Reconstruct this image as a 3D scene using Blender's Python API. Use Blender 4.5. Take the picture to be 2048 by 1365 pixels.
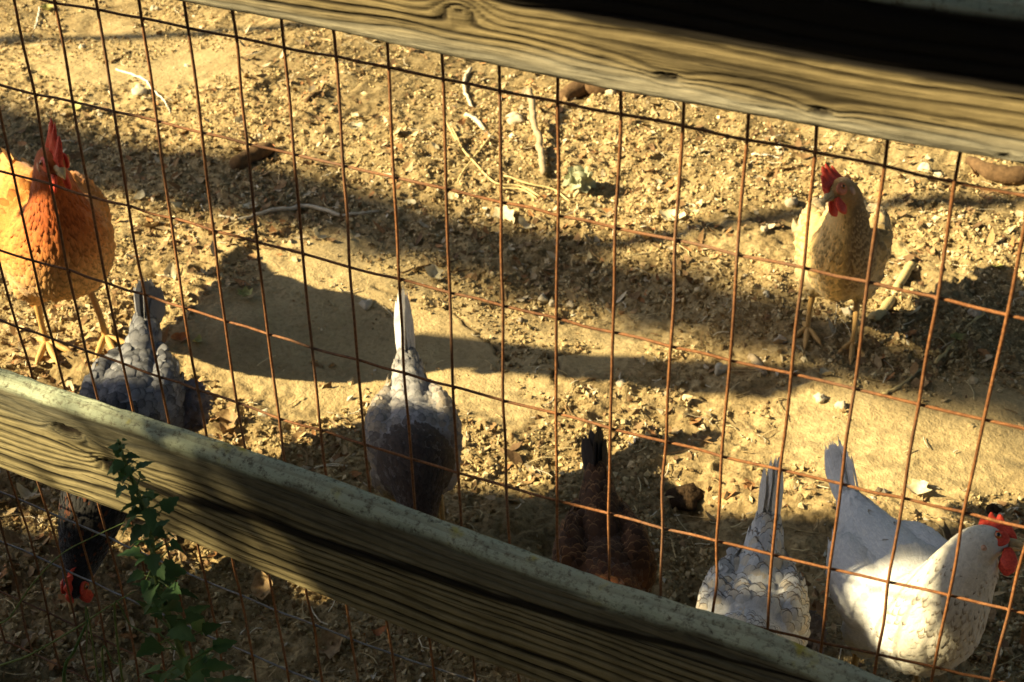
import bpy, bmesh, math, random
import numpy as np
from mathutils import Vector, Matrix

random.seed(7)
rng = np.random.default_rng(7)
for o in list(bpy.data.objects):
    bpy.data.objects.remove(o)
SC = bpy.context.scene
COL = SC.collection

# ------------------------------------------------------------------ camera
CAMR = np.array([[0.9016840768619618, 0.43224119259695926, -0.011548894144025934],
                 [0.23763657726144624, -0.5176860302591544, -0.8219063396896157],
                 [-0.361240477633745, 0.738355419494484, -0.5695055678587062]])
CAMC = np.array([0.918020577562674, -0.9304378942940832, 1.5271040607085715])
FPX = 2844.0
cam_d = bpy.data.cameras.new('camera')
cam_d.sensor_width = 36.0
cam_d.lens = 50.0
cam_d.clip_start = 0.02
cam_d.clip_end = 1000.0
cam_d.dof.use_dof = True
cam_d.dof.focus_distance = 1.65
cam_d.dof.aperture_fstop = 13.0
cam = bpy.data.objects.new('camera', cam_d)
COL.objects.link(cam)
M = Matrix.Identity(4)
for r in range(3):
    M[r][0] = CAMR[0][r]
    M[r][1] = -CAMR[1][r]
    M[r][2] = -CAMR[2][r]
    M[r][3] = CAMC[r]
cam.matrix_world = M
SC.camera = cam

# ------------------------------------------------------------------ world, sun, exposure
PSI = math.radians(56.0)          # azimuth of the sun away from the fence normal, to the left
SUN_K = 1.16                      # drop of a sun ray per metre travelled across the fence
ELEV = math.atan(SUN_K * math.cos(PSI))
TO_SUN = Vector((-math.sin(PSI) * math.cos(ELEV), -math.cos(PSI) * math.cos(ELEV), math.sin(ELEV)))
world = bpy.data.worlds.new('World')
SC.world = world
world.use_nodes = True
wn = world.node_tree
bg = wn.nodes['Background']
sky = wn.nodes.new('ShaderNodeTexSky')
sky.sky_type = 'NISHITA'
sky.sun_disc = False
sky.sun_elevation = ELEV
sky.sun_rotation = math.atan2(TO_SUN.x, TO_SUN.y)
sky.air_density = 1.0
sky.dust_density = 1.5
wn.links.new(sky.outputs['Color'], bg.inputs['Color'])
bg.inputs['Strength'].default_value = 0.05
sun_d = bpy.data.lights.new('sun', 'SUN')
sun_d.energy = 5.0
sun_d.angle = math.radians(0.55)
sun_d.color = (1.0, 0.825, 0.47)
sun = bpy.data.objects.new('sun', sun_d)
COL.objects.link(sun)
sun.rotation_euler = TO_SUN.to_track_quat('Z', 'Y').to_euler()
sun.location = TO_SUN * 20
SC.view_settings.view_transform = 'Standard'
SC.view_settings.look = 'None'
SC.view_settings.exposure = 1.77
SC.view_settings.gamma = 1.0
SC.view_settings.use_curve_mapping = False
SC.render.engine = 'CYCLES'
SC.cycles.max_bounces = 5
SC.cycles.transparent_max_bounces = 12
SC.cycles.diffuse_bounces = 3
SC.cycles.use_denoising = True

SHX = math.tan(PSI) / SUN_K       # ground shift of a shadow per metre of height
SHY = 1.0 / SUN_K


# ------------------------------------------------------------------ helpers
def ray(u, v):
    return np.array([(u - 1024) / FPX, (v - 682.5) / FPX, 1.0]) @ CAMR


def onz(u, v, z=0.0):
    d = ray(u, v)
    return CAMC + d * (z - CAMC[2]) / d[2]


def ony(u, v, y):
    d = ray(u, v)
    return CAMC + d * (y - CAMC[1]) / d[1]


def _hash(ix, iy, seed):
    h = (ix.astype(np.int64) * 374761393 + iy.astype(np.int64) * 668265263 + seed * 1442695041) & 0xFFFFFFFF
    h = ((h ^ (h >> 13)) * 1274126177) & 0xFFFFFFFF
    return ((h ^ (h >> 16)) & 0xFFFFFF) / float(0xFFFFFF)


def vnoise(x, y, seed=0):
    x = np.asarray(x, float)
    y = np.asarray(y, float)
    ix = np.floor(x)
    iy = np.floor(y)
    fx = x - ix
    fy = y - iy
    fx = fx * fx * fx * (fx * (fx * 6 - 15) + 10)
    fy = fy * fy * fy * (fy * (fy * 6 - 15) + 10)
    a = _hash(ix, iy, seed)
    b = _hash(ix + 1, iy, seed)
    c = _hash(ix, iy + 1, seed)
    d = _hash(ix + 1, iy + 1, seed)
    return (a + (b - a) * fx) * (1 - fy) + (c + (d - c) * fx) * fy


def fbm(x, y, seed=0, oct=4, gain=0.5):
    s = 0.0
    a = 1.0
    t = 0.0
    for k in range(oct):
        s = s + a * vnoise(x * 2 ** k + 17.3 * k, y * 2 ** k - 9.1 * k, seed + k)
        t += a
        a *= gain
    return s / t


def sstep(a, b, x):
    t = np.clip((x - a) / (b - a), 0, 1)
    return t * t * (3 - 2 * t)


def make_mesh(name, verts, faces, smooth=True, attrs=None):
    me = bpy.data.meshes.new(name)
    verts = np.asarray(verts, np.float32)
    if isinstance(faces, np.ndarray):
        n, k = faces.shape
        me.vertices.add(len(verts))
        me.vertices.foreach_set('co', verts.ravel())
        me.loops.add(n * k)
        me.loops.foreach_set('vertex_index', faces.astype(np.int32).ravel())
        me.polygons.add(n)
        me.polygons.foreach_set('loop_start', np.arange(0, n * k, k, dtype=np.int32))
        me.update(calc_edges=True)
    else:
        me.from_pydata(verts.tolist(), [], [list(f) for f in faces])
        me.update()
    if len(me.polygons):
        me.polygons.foreach_set('use_smooth', np.full(len(me.polygons), smooth, dtype=bool))
    if attrs:
        for nm, arr in attrs.items():
            arr = np.asarray(arr, np.float32)
            if arr.ndim == 1:
                at = me.attributes.new(nm, 'FLOAT', 'POINT')
                at.data.foreach_set('value', arr)
            elif arr.shape[1] == 4:
                at = me.attributes.new(nm, 'FLOAT_COLOR', 'POINT')
                at.data.foreach_set('color', arr.ravel())
            else:
                at = me.attributes.new(nm, 'FLOAT_VECTOR', 'POINT')
                at.data.foreach_set('vector', arr.ravel())
    return me


def link(name, me, mat=None, parent=None, label=None, cat=None, group=None, kind=None, loc=None):
    o = bpy.data.objects.new(name, me)
    COL.objects.link(o)
    if mat is not None and me is not None and len(me.materials) == 0:
        me.materials.append(mat)
    if parent is not None:
        o.parent = parent
    tag(o, label, cat, group, kind)
    if loc is not None:
        o.location = loc
    return o


def tag(o, label=None, cat=None, group=None, kind=None):
    if label:
        o['label'] = label
    if cat:
        o['category'] = cat
    if group:
        o['group'] = group
    if kind:
        o['kind'] = kind


def catmull(P, n):
    """sample rows of P (K,d) as a Catmull-Rom curve, n samples per span; returns samples and the control index."""
    P = np.asarray(P, float)
    K = len(P)
    Q = np.vstack([2 * P[0] - P[1], P, 2 * P[-1] - P[-2]])
    out = []
    idx = []
    for k in range(K - 1):
        p0, p1, p2, p3 = Q[k], Q[k + 1], Q[k + 2], Q[k + 3]
        for j in range(n):
            t = j / n
            out.append(0.5 * ((2 * p1) + (-p0 + p2) * t + (2 * p0 - 5 * p1 + 4 * p2 - p3) * t * t + (-p0 + 3 * p1 - 3 * p2 + p3) * t ** 3))
            idx.append(k + t)
    out.append(P[-1])
    idx.append(K - 1)
    return np.array(out), np.array(idx)


def frames(C, side=(0, 1, 0)):
    T = np.gradient(C, axis=0)
    T /= np.linalg.norm(T, axis=1, keepdims=True) + 1e-12
    S = np.zeros_like(T)
    s = np.array(side, float)
    for i in range(len(T)):
        s2 = s - T[i] * (s @ T[i])
        if np.linalg.norm(s2) < 1e-6:
            s2 = np.array([1.0, 0, 0]) - T[i] * T[i][0]
        s = s2 / np.linalg.norm(s2)
        S[i] = s
    N = np.cross(T, S)
    return T, S, N


def tube(path, rad, n=10, span=4, side=(0, 1, 0), wob=0.0, cap=True):
    """loft of a round or oval tube; rad: per point scalar or (side radius, other radius)."""
    P = np.asarray(path, float)
    Rr = np.asarray(rad, float)
    if Rr.ndim == 1:
        Rr = np.c_[Rr, Rr]
    S, _ = catmull(np.c_[P, Rr], span)
    C = S[:, :3]
    rr = np.maximum(S[:, 3:5], 1e-4)
    if wob:
        C = C + rng.normal(0, wob, C.shape)
        rr = rr * (1 + rng.normal(0, .06, rr.shape))
    T, Sd, N = frames(C, side)
    a = np.linspace(0, 2 * np.pi, n, endpoint=False)
    V = C[:, None, :] + (np.cos(a)[None, :, None] * Sd[:, None, :]) * rr[:, None, :1] + (np.sin(a)[None, :, None] * N[:, None, :]) * rr[:, None, 1:]
    m = len(C)
    V = V.reshape(-1, 3)
    F = []
    for i in range(m - 1):
        for j in range(n):
            j2 = (j + 1) % n
            F.append((i * n + j, i * n + j2, (i + 1) * n + j2, (i + 1) * n + j))
    if cap:
        F.append(tuple(range(n - 1, -1, -1)))
        F.append(tuple((m - 1) * n + j for j in range(n)))
    return V, F


def merge(parts):
    V = []
    F = []
    off = 0
    for v, f in parts:
        V.append(np.asarray(v, float))
        F += [tuple(i + off for i in fc) for fc in f]
        off += len(v)
    return np.vstack(V), F


def ellipsoid(c, r, nu=14, nv=9, axes=None):
    V = []
    F = []
    for j in range(nv + 1):
        th = math.pi * j / nv
        for i in range(nu):
            ph = 2 * math.pi * i / nu
            V.append((math.sin(th) * math.cos(ph) * r[0], math.sin(th) * math.sin(ph) * r[1], math.cos(th) * r[2]))
    V = np.array(V)
    if axes is not None:
        V = V @ np.asarray(axes)
    V = V + np.asarray(c)
    for j in range(nv):
        for i in range(nu):
            i2 = (i + 1) % nu
            F.append((j * nu + i, (j + 1) * nu + i, (j + 1) * nu + i2, j * nu + i2))
    return V, F


# ------------------------------------------------------------------ materials
class NT:
    def __init__(self, name, rough=0.8, spec=0.3):
        self.m = bpy.data.materials.new(name)
        self.m.use_nodes = True
        self.t = self.m.node_tree
        self.b = self.t.nodes['Principled BSDF']
        self.b.inputs['Roughness'].default_value = rough
        self.b.inputs['Specular IOR Level'].default_value = spec

    def n(self, typ, **kw):
        nd = self.t.nodes.new(typ)
        for k, v in kw.items():
            setattr(nd, k, v)
        return nd

    def l(self, a, b):
        self.t.links.new(a, b)

    def coord(self, which='Object'):
        return self.n('ShaderNodeTexCoord').outputs[which]

    def attr(self, name, out='Fac'):
        a = self.n('ShaderNodeAttribute', attribute_name=name)
        return a.outputs[out]

    def noise(self, vec, scale, detail=4, rough=0.6, dist=0.0, out='Fac'):
        nd = self.n('ShaderNodeTexNoise')
        nd.inputs['Scale'].default_value = scale
        nd.inputs['Detail'].default_value = detail
        nd.inputs['Roughness'].default_value = rough
        nd.inputs['Distortion'].default_value = dist
        self.l(vec, nd.inputs['Vector'])
        return nd.outputs[out]

    def mapping(self, vec, scale=(1, 1, 1), rot=(0, 0, 0)):
        nd = self.n('ShaderNodeMapping')
        nd.inputs['Scale'].default_value = scale
        nd.inputs['Rotation'].default_value = rot
        self.l(vec, nd.inputs['Vector'])
        return nd.outputs['Vector']

    def ramp(self, fac, stops, interp='LINEAR'):
        nd = self.n('ShaderNodeValToRGB')
        cr = nd.color_ramp
        cr.interpolation = interp
        while len(cr.elements) < len(stops):
            cr.elements.new(0.5)
        for e, (p, c) in zip(cr.elements, stops):
            e.position = p
            e.color = (c[0], c[1], c[2], 1) if not np.isscalar(c) else (c, c, c, 1)
        self.l(fac, nd.inputs['Fac'])
        return nd.outputs['Color']

    def mix(self, a, b, fac, mode='MIX'):
        nd = self.n('ShaderNodeMix', data_type='RGBA', blend_type=mode)
        for s, v in ((6, a), (7, b)):
            if isinstance(v, tuple):
                nd.inputs[s].default_value = (v[0], v[1], v[2], 1)
            else:
                self.l(v, nd.inputs[s])
        if isinstance(fac, (int, float)):
            nd.inputs[0].default_value = fac
        else:
            self.l(fac, nd.inputs[0])
        return nd.outputs[2]

    def math(self, op, a, b=None, c=None):
        nd = self.n('ShaderNodeMath', operation=op)
        for i, v in enumerate((a, b, c)):
            if v is None:
                continue
            if isinstance(v, (int, float)):
                nd.inputs[i].default_value = v
            else:
                self.l(v, nd.inputs[i])
        return nd.outputs[0]

    def bump(self, h, strength=0.5, dist=0.002, normal=None):
        nd = self.n('ShaderNodeBump')
        nd.inputs['Strength'].default_value = strength
        nd.inputs['Distance'].default_value = dist
        self.l(h, nd.inputs['Height'])
        if normal is not None:
            self.l(normal, nd.inputs['Normal'])
        return nd.outputs['Normal']

    def base(self, c):
        if isinstance(c, tuple):
            self.b.inputs['Base Color'].default_value = (c[0], c[1], c[2], 1)
        else:
            self.l(c, self.b.inputs['Base Color'])

    def normal(self, nrm):
        self.l(nrm, self.b.inputs['Normal'])


def mat_ground():
    m = NT('dry_soil', 0.95, 0.15)
    co = m.coord('Object')
    big = m.noise(co, 2.2, 5, 0.62)
    mid = m.noise(co, 17.0, 6, 0.7, 0.2)
    fine = m.noise(co, 120.0, 4, 0.65)
    grit = m.noise(co, 300.0, 2, 0.5)
    c1 = m.ramp(big, [(0.30, (0.25, 0.175, 0.080)), (0.48, (0.385, 0.285, 0.140)), (0.68, (0.50, 0.39, 0.205))])
    c2 = m.ramp(mid, [(0.30, (0.15, 0.10, 0.045)), (0.5, (0.37, 0.275, 0.135)), (0.72, (0.56, 0.45, 0.25))])
    c = m.mix(c1, c2, 0.55)
    c3 = m.ramp(fine, [(0.30, (0.35, 0.30, 0.25)), (0.52, (1, 1, 1)), (0.75, (1.35, 1.3, 1.25))])
    c = m.mix(c, c3, 0.85, 'MULTIPLY')
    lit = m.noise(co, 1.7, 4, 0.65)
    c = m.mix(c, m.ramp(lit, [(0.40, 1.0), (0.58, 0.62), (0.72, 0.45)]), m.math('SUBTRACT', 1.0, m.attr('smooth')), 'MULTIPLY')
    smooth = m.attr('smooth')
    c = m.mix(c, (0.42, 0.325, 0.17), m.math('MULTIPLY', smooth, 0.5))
    c = m.mix(c, (0.05, 0.032, 0.016), m.attr('crack'))
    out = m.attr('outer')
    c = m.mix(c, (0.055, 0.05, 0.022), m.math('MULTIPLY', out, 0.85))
    m.base(c)
    h = m.math('ADD', m.math('MULTIPLY', fine, 1.0), m.math('MULTIPLY', grit, 0.35))
    n1 = m.bump(mid, 0.35, 0.010)
    n2 = m.bump(h, 0.8, 0.0045, n1)
    m.normal(n2)
    return m.m


def mat_attrcol(name, rough=0.9, scale=300.0, bump=0.4, vary=0.35, trans=0.0):
    m = NT(name, rough, 0.2)
    co = m.coord('Object')
    nz = m.noise(co, scale, 4, 0.65)
    c = m.attr('col', 'Color')
    v = m.ramp(nz, [(0.25, 1 - vary), (0.5, 1.0), (0.8, 1 + vary)])
    c = m.mix(c, v, 1.0, 'MULTIPLY')
    m.base(c)
    m.normal(m.bump(nz, bump, 0.002))
    return m.m


def mat_simple(name, col, rough=0.85, scale=120.0, vary=0.3, bump=0.3, spec=0.25, dist=0.002, col2=None):
    m = NT(name, rough, spec)
    co = m.coord('Object')
    nz = m.noise(co, scale, 5, 0.65, 0.4)
    c2 = col2 if col2 else tuple(x * (1 - vary) for x in col)
    c = m.ramp(nz, [(0.3, c2), (0.65, col)])
    m.base(c)
    m.normal(m.bump(nz, bump, dist))
    return m.m


def mat_wire():
    m = NT('rusty_wire', 0.75, 0.4)
    co = m.coord('Object')
    nz = m.noise(co, 260.0, 5, 0.7)
    lo = m.noise(co, 9.0, 4, 0.6)
    c = m.ramp(nz, [(0.28, (0.085, 0.028, 0.010)), (0.5, (0.21, 0.080, 0.024)), (0.75, (0.36, 0.165, 0.060))])
    c = m.mix(c, (0.19, 0.13, 0.09), m.ramp(lo, [(0.5, 0.0), (0.7, 0.5)]))
    pt = m.noise(co, 4.0, 5, 0.7)
    c = m.mix(c, m.ramp(pt, [(0.35, 0.35), (0.6, 1.1)]), 0.9, 'MULTIPLY')
    m.base(c)
    m.normal(m.bump(nz, 0.7, 0.0012))
    return m.m


def mat_zinc():
    m = NT('galvanised_wire', 0.45, 0.5)
    co = m.coord('Object')
    nz = m.noise(co, 90.0, 4, 0.6)
    m.base(m.ramp(nz, [(0.3, (0.20, 0.15, 0.11)), (0.5, (0.13, 0.13, 0.13)), (0.8, (0.24, 0.25, 0.26))]))
    m.b.inputs['Metallic'].default_value = 0.35
    return m.m


def mat_wood(name, light, dark, grey):
    m = NT(name, 0.9, 0.15)
    co = m.coord('Object')
    st = m.mapping(co, (6, 160, 160))
    fib = m.noise(st, 4.0, 5, 0.65)
    st2 = m.mapping(co, (2.5, 30, 30))
    blot = m.noise(st2, 2.0, 5, 0.6)
    g = m.attr('grain')
    c = m.ramp(g, [(0.05, dark), (0.50, tuple(0.6 * a + 0.4 * b for a, b in zip(dark, light))), (0.92, light)])
    c = m.mix(c, grey, m.math('MULTIPLY', m.attr('grey'), 0.85))
    f = m.ramp(fib, [(0.25, 0.55), (0.5, 0.95), (0.78, 1.25)])
    c = m.mix(c, f, 0.8, 'MULTIPLY')
    b = m.ramp(blot, [(0.3, 0.72), (0.7, 1.18)])
    c = m.mix(c, b, 0.8, 'MULTIPLY')
    ck = m.noise(m.mapping(co, (5, 330, 330)), 1.0, 3, 0.55)
    crk = m.ramp(ck, [(0.30, 1.0), (0.37, 0.0)])
    c = m.mix(c, tuple(x * .45 for x in dark), m.math('MULTIPLY', crk, 0.85))
    dirt = m.noise(co, 14.0, 5, 0.7)
    c = m.mix(c, m.ramp(dirt, [(0.3, 0.62), (0.55, 1.0), (0.8, 1.15)]), 0.75, 'MULTIPLY')
    c = m.mix(c, (0.016, 0.011, 0.007), m.attr('knot'))
    c = m.mix(c, (0.0045, 0.0035, 0.003), m.attr('stain_shade'))  # dark streak of the lower rail, painted shade on the upper one
    ln = m.noise(co, 150.0, 5, 0.75)
    lm = m.math('MULTIPLY', m.ramp(ln, [(0.34, 0.0), (0.50, 1.0)]), m.attr('lichen'))
    ly = m.noise(co, 23.0, 3, 0.6)
    lc = m.ramp(ly, [(0.4, (0.36, 0.41, 0.30)), (0.62, (0.42, 0.46, 0.33)), (0.72, (0.40, 0.36, 0.06))])
    c = m.mix(c, lc, lm)
    m.base(c)
    n0 = m.bump(crk, -0.9, 0.0025)
    n1 = m.bump(fib, 0.75, 0.002, n0)
    n2 = m.bump(m.math('MULTIPLY', ln, m.attr('lichen')), 0.6, 0.003, n1)
    m.normal(n2)
    return m.m


def mat_plumage():
    m = NT('plumage', 0.75, 0.2)
    uv = m.attr('fuv', 'Vector')
    sp = m.n('ShaderNodeSeparateXYZ')
    m.l(uv, sp.inputs[0])
    u = m.math('ABSOLUTE', sp.outputs[0])
    v = sp.outputs[1]
    e1 = m.math('MULTIPLY', m.math('POWER', u, 2.0), m.math('MINIMUM', m.math('MULTIPLY', m.math('POWER', v, 2.0), 1.7), 1.0))
    e2 = m.math('POWER', v, 3.0)
    e = m.math('MAXIMUM', e1, e2)
    soft = m.ramp(e, [(0.05, 0.0), (0.75, 1.0)], 'EASE')
    sharp = m.ramp(e, [(0.48, 0.0), (0.62, 1.0)])
    isl = m.math('GREATER_THAN', sp.outputs[2], 1.05)
    rim = m.mix(soft, sharp, isl)
    lace = m.math('MULTIPLY', rim, m.math('MINIMUM', sp.outputs[2], 1.0))
    co = m.coord('Object')
    c = m.mix(m.attr('fcol', 'Color'), m.attr('frim', 'Color'), lace)
    # barbs: fine diagonal streaks along the vane
    bv = m.n('ShaderNodeCombineXYZ')
    m.l(m.math('MULTIPLY', m.math('SUBTRACT', v, m.math('MULTIPLY', u, 0.35)), 26.0), bv.inputs[0])
    m.l(m.math('MULTIPLY', sp.outputs[0], 3.0), bv.inputs[1])
    m.l(m.math('MULTIPLY', m.noise(co, 40.0, 1, 0.5), 30.0), bv.inputs[2])
    barb = m.noise(bv.outputs[0], 1.0, 3, 0.6)
    nz = m.noise(co, 160.0, 4, 0.65)
    f = m.ramp(barb, [(0.25, 0.78), (0.5, 1.0), (0.8, 1.18)])
    c = m.mix(c, f, 0.9, 'MULTIPLY')
    f2 = m.ramp(nz, [(0.25, 0.80), (0.5, 1.0), (0.8, 1.14)])
    c = m.mix(c, f2, 0.8, 'MULTIPLY')
    shaft = m.ramp(u, [(0.03, 1.0), (0.09, 0.0)])
    c = m.mix(c, m.mix(c, (1.35, 1.3, 1.2), 1.0, 'MULTIPLY'), m.math('MULTIPLY', shaft, 0.5))
    m.base(c)
    m.b.inputs['Sheen Weight'].default_value = 0.15
    m.b.inputs['Sheen Roughness'].default_value = 0.5
    m.normal(m.bump(barb, 0.35, 0.0012))
    # thin feathers let some light through
    tr = m.n('ShaderNodeBsdfTranslucent')
    m.l(c, tr.inputs['Color'])
    mx = m.n('ShaderNodeMixShader')
    mx.inputs[0].default_value = 0.16
    m.l(m.b.outputs[0], mx.inputs[1])
    m.l(tr.outputs[0], mx.inputs[2])
    fray = m.math('GREATER_THAN', m.math('ADD', e, m.math('MULTIPLY', m.math('SUBTRACT', barb, 0.5), 0.9)), 0.80)
    tp = m.n('ShaderNodeBsdfTransparent')
    m2 = m.n('ShaderNodeMixShader')
    m.l(fray, m2.inputs[0])
    m.l(mx.outputs[0], m2.inputs[1])
    m.l(tp.outputs[0], m2.inputs[2])
    m.l(m2.outputs[0], m.t.nodes['Material Output'].inputs['Surface'])
    return m.m


def mat_fluff():
    m = NT('down', 0.9, 0.1)
    co = m.coord('Object')
    nz = m.noise(co, 170.0, 5, 0.7, 0.5)
    c = m.mix(m.attr('fcol', 'Color'), m.ramp(nz, [(0.25, 0.72), (0.5, 1.0), (0.8, 1.2)]), 1.0, 'MULTIPLY')
    m.base(c)
    m.b.inputs['Sheen Weight'].default_value = 0.3
    m.normal(m.bump(nz, 0.8, 0.004))
    return m.m


def mat_skin(name, col, col2, sss=0.15):
    m = NT(name, 0.55, 0.4)
    co = m.coord('Object')
    nz = m.noise(co, 380.0, 4, 0.6)
    m.base(m.ramp(nz, [(0.3, col2), (0.62, col)]))
    m.b.inputs['Subsurface Weight'].default_value = sss
    m.b.inputs['Subsurface Radius'].default_value = (0.006, 0.002, 0.001)
    m.normal(m.bump(nz, 0.6, 0.0012))
    return m.m


def mat_leaf(name, c1, c2, trans=0.25):
    m = NT(name, 0.6, 0.3)
    co = m.coord('Object')
    nz = m.noise(co, 130.0, 4, 0.6)
    c = m.ramp(nz, [(0.3, c2), (0.68, c1)])
    oi = m.n('ShaderNodeObjectInfo')
    c = m.mix(c, m.ramp(oi.outputs['Random'], [(0.0, 0.72), (1.0, 1.3)]), 0.8, 'MULTIPLY')
    m.base(c)
    m.normal(m.bump(nz, 0.35, 0.002))
    tr = m.n('ShaderNodeBsdfTranslucent')
    m.l(c, tr.inputs['Color'])
    mx = m.n('ShaderNodeMixShader')
    mx.inputs[0].default_value = trans
    m.l(m.b.outputs[0], mx.inputs[1])
    m.l(tr.outputs[0], mx.inputs[2])
    m.l(mx.outputs[0], m.t.nodes['Material Output'].inputs['Surface'])
    return m.m


MAT = {}
MAT['ground'] = mat_ground()
MAT['crumb'] = mat_attrcol('soil_crumbs', 0.95, 260.0, 0.5, 0.3)
MAT['chip'] = mat_attrcol('wood_chips', 0.85, 220.0, 0.4, 0.3)
MAT['wire'] = mat_wire()
MAT['zinc'] = mat_zinc()
MAT['wood_low'] = mat_wood('weathered_rail', (0.255, 0.212, 0.112), (0.011, 0.008, 0.004), (0.115, 0.110, 0.082))
MAT['wood_up'] = mat_wood('weathered_rail_upper', (0.200, 0.155, 0.078), (0.024, 0.017, 0.008), (0.27, 0.25, 0.19))
MAT['plume'] = mat_plumage()
MAT['down'] = mat_fluff()
MAT['comb'] = mat_skin('comb_skin', (0.68, 0.075, 0.035), (0.45, 0.028, 0.014))
MAT['face'] = mat_skin('face_skin', (0.58, 0.20, 0.09), (0.42, 0.10, 0.04))
MAT['lobe'] = mat_skin('earlobe_skin', (0.62, 0.42, 0.28), (0.45, 0.2, 0.12))
MAT['beak'] = mat_simple('horn', (0.55, 0.40, 0.20), 0.4, 300.0, 0.35, 0.2)
MAT['leg'] = mat_simple('scaly_shank', (0.60, 0.36, 0.12), 0.55, 420.0, 0.4, 0.7, 0.35, 0.0015)
MAT['iris'] = mat_simple('iris', (0.45, 0.13, 0.02), 0.12, 500.0, 0.4, 0.0, 0.6)
MAT['pupil'] = mat_simple('pupil', (0.004, 0.003, 0.003), 0.08, 100.0, 0.1, 0.0, 0.6)
MAT['bark'] = mat_simple('bark', (0.20, 0.13, 0.07), 0.95, 60.0, 0.6, 0.9, 0.1, 0.01)
MAT['stick'] = mat_simple('bare_stick', (0.40, 0.31, 0.20), 0.85, 140.0, 0.45, 0.6, 0.2, 0.002)
MAT['stickpale'] = mat_simple('pale_stick', (0.60, 0.53, 0.40), 0.8, 140.0, 0.35, 0.5, 0.2, 0.002)
MAT['stickdark'] = mat_simple('dark_stick', (0.15, 0.09, 0.045), 0.9, 90.0, 0.5, 0.8, 0.15, 0.004)
MAT['straw'] = mat_simple('straw', (0.58, 0.46, 0.22), 0.7, 200.0, 0.35, 0.3)
MAT['stone'] = mat_simple('pebble', (0.46, 0.38, 0.27), 0.8, 120.0, 0.4, 0.5, 0.25, 0.003)
MAT['stonepale'] = mat_simple('pale_stone', (0.54, 0.47, 0.34), 0.75, 120.0, 0.25, 0.4, 0.25, 0.003)
MAT['clod'] = mat_simple('dark_clod', (0.065, 0.040, 0.022), 0.95, 110.0, 0.55, 1.0, 0.1, 0.008)
MAT['leafdry'] = mat_leaf('dry_leaf', (0.42, 0.30, 0.15), (0.22, 0.13, 0.06), 0.15)
MAT['leafpale'] = mat_leaf('pale_leaf', (0.62, 0.56, 0.40), (0.45, 0.37, 0.22), 0.15)
MAT['leaforange'] = mat_leaf('orange_leaf', (0.50, 0.20, 0.06), (0.32, 0.10, 0.03), 0.15)
MAT['leafgreen'] = mat_leaf('weed_leaf', (0.075, 0.155, 0.05), (0.035, 0.085, 0.028), 0.35)
MAT['leafyellow'] = mat_leaf('yellow_green_leaf', (0.42, 0.42, 0.14), (0.30, 0.28, 0.10), 0.2)
MAT['stemgreen'] = mat_simple('weed_stem', (0.12, 0.17, 0.05), 0.7, 150.0, 0.4, 0.2)
MAT['cabbage'] = mat_leaf('cabbage_core', (0.46, 0.46, 0.31), (0.32, 0.33, 0.19), 0.2)
MAT['quill'] = mat_simple('white_quill', (0.74, 0.70, 0.60), 0.6, 160.0, 0.2, 0.2)
MAT['treeleaf'] = mat_leaf('tree_leaf', (0.07, 0.12, 0.03), (0.04, 0.07, 0.02), 0.3)
MAT['post'] = mat_simple('post_wood', (0.26, 0.20, 0.12), 0.9, 40.0, 0.5, 0.7, 0.1, 0.004)


# ------------------------------------------------------------------ ground
def axis(lo, hi, step, out_lo, out_hi, grow=1.09):
    core = np.arange(lo, hi + step * .5, step)
    a = []
    s = step
    x = lo
    while x > out_lo:
        s *= grow
        x -= s
        a.append(x)
    b = []
    s = step
    x = core[-1]
    while x < out_hi:
        s *= grow
        x += s
        b.append(x)
    return np.r_[np.array(a[::-1]), core, np.array(b)]


CRACKS = [[(860, 590), (905, 612), (935, 640), (965, 665), (1000, 690), (1015, 708)],
          [(1070, 722), (1100, 700), (1150, 690), (1205, 672)],
          [(1110, 700), (1118, 735), (1104, 765)],
          [(1165, 870), (1190, 905), (1205, 925)],
          [(755, 575), (800, 590), (850, 600)]]
CRACK_XY = [np.array([onz(u, v)[:2] for u, v in c]) for c in CRACKS]
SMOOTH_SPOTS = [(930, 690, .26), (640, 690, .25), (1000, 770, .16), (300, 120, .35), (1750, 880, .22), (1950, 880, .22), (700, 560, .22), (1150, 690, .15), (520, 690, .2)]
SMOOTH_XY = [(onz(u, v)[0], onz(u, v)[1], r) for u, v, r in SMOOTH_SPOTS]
PITS = [(1370, 1010, .10, -.022), (720, 370, .10, -.018), (1330, 760, .08, -.010), (1050, 560, .25, -.012), (480, 650, .3, .010), (980, 800, .25, .022),
        (850, 330, .22, .022), (1650, 830, .3, .016), (250, 300, .25, -.012), (1250, 620, .22, -.02)]
PITS_XY = [(onz(u, v)[0], onz(u, v)[1], r, d) for u, v, r, d in PITS]


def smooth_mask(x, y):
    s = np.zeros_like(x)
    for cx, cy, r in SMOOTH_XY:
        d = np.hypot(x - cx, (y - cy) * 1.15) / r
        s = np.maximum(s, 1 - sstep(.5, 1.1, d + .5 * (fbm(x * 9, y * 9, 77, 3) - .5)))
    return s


def ground_low(x, y):
    h = .050 * (fbm(x * 1.3 + 3, y * 1.3, 5, 2) - .5) + .030 * (fbm(x * 4.1, y * 4.1 + 7, 9, 3) - .5)
    for cx, cy, r, d in PITS_XY:
        h = h + d * np.exp(-((x - cx) ** 2 + (y - cy) ** 2) / (2 * (r * .5) ** 2))
    return h


def ground_h(x, y):
    sm = smooth_mask(x, y)
    h = ground_low(x, y)
    rough = 1 - .80 * sm
    ridge = 1 - np.abs(2 * fbm(x * 21, y * 21, 31, 3) - 1)
    h = h + rough * (.022 * (fbm(x * 14, y * 14, 21, 3) - .5) + .014 * (ridge - .6) + .012 * (fbm(x * 55, y * 55, 41, 3) - .5) + .005 * (vnoise(x * 150, y * 150, 55) - .5))
    return h, sm


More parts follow.
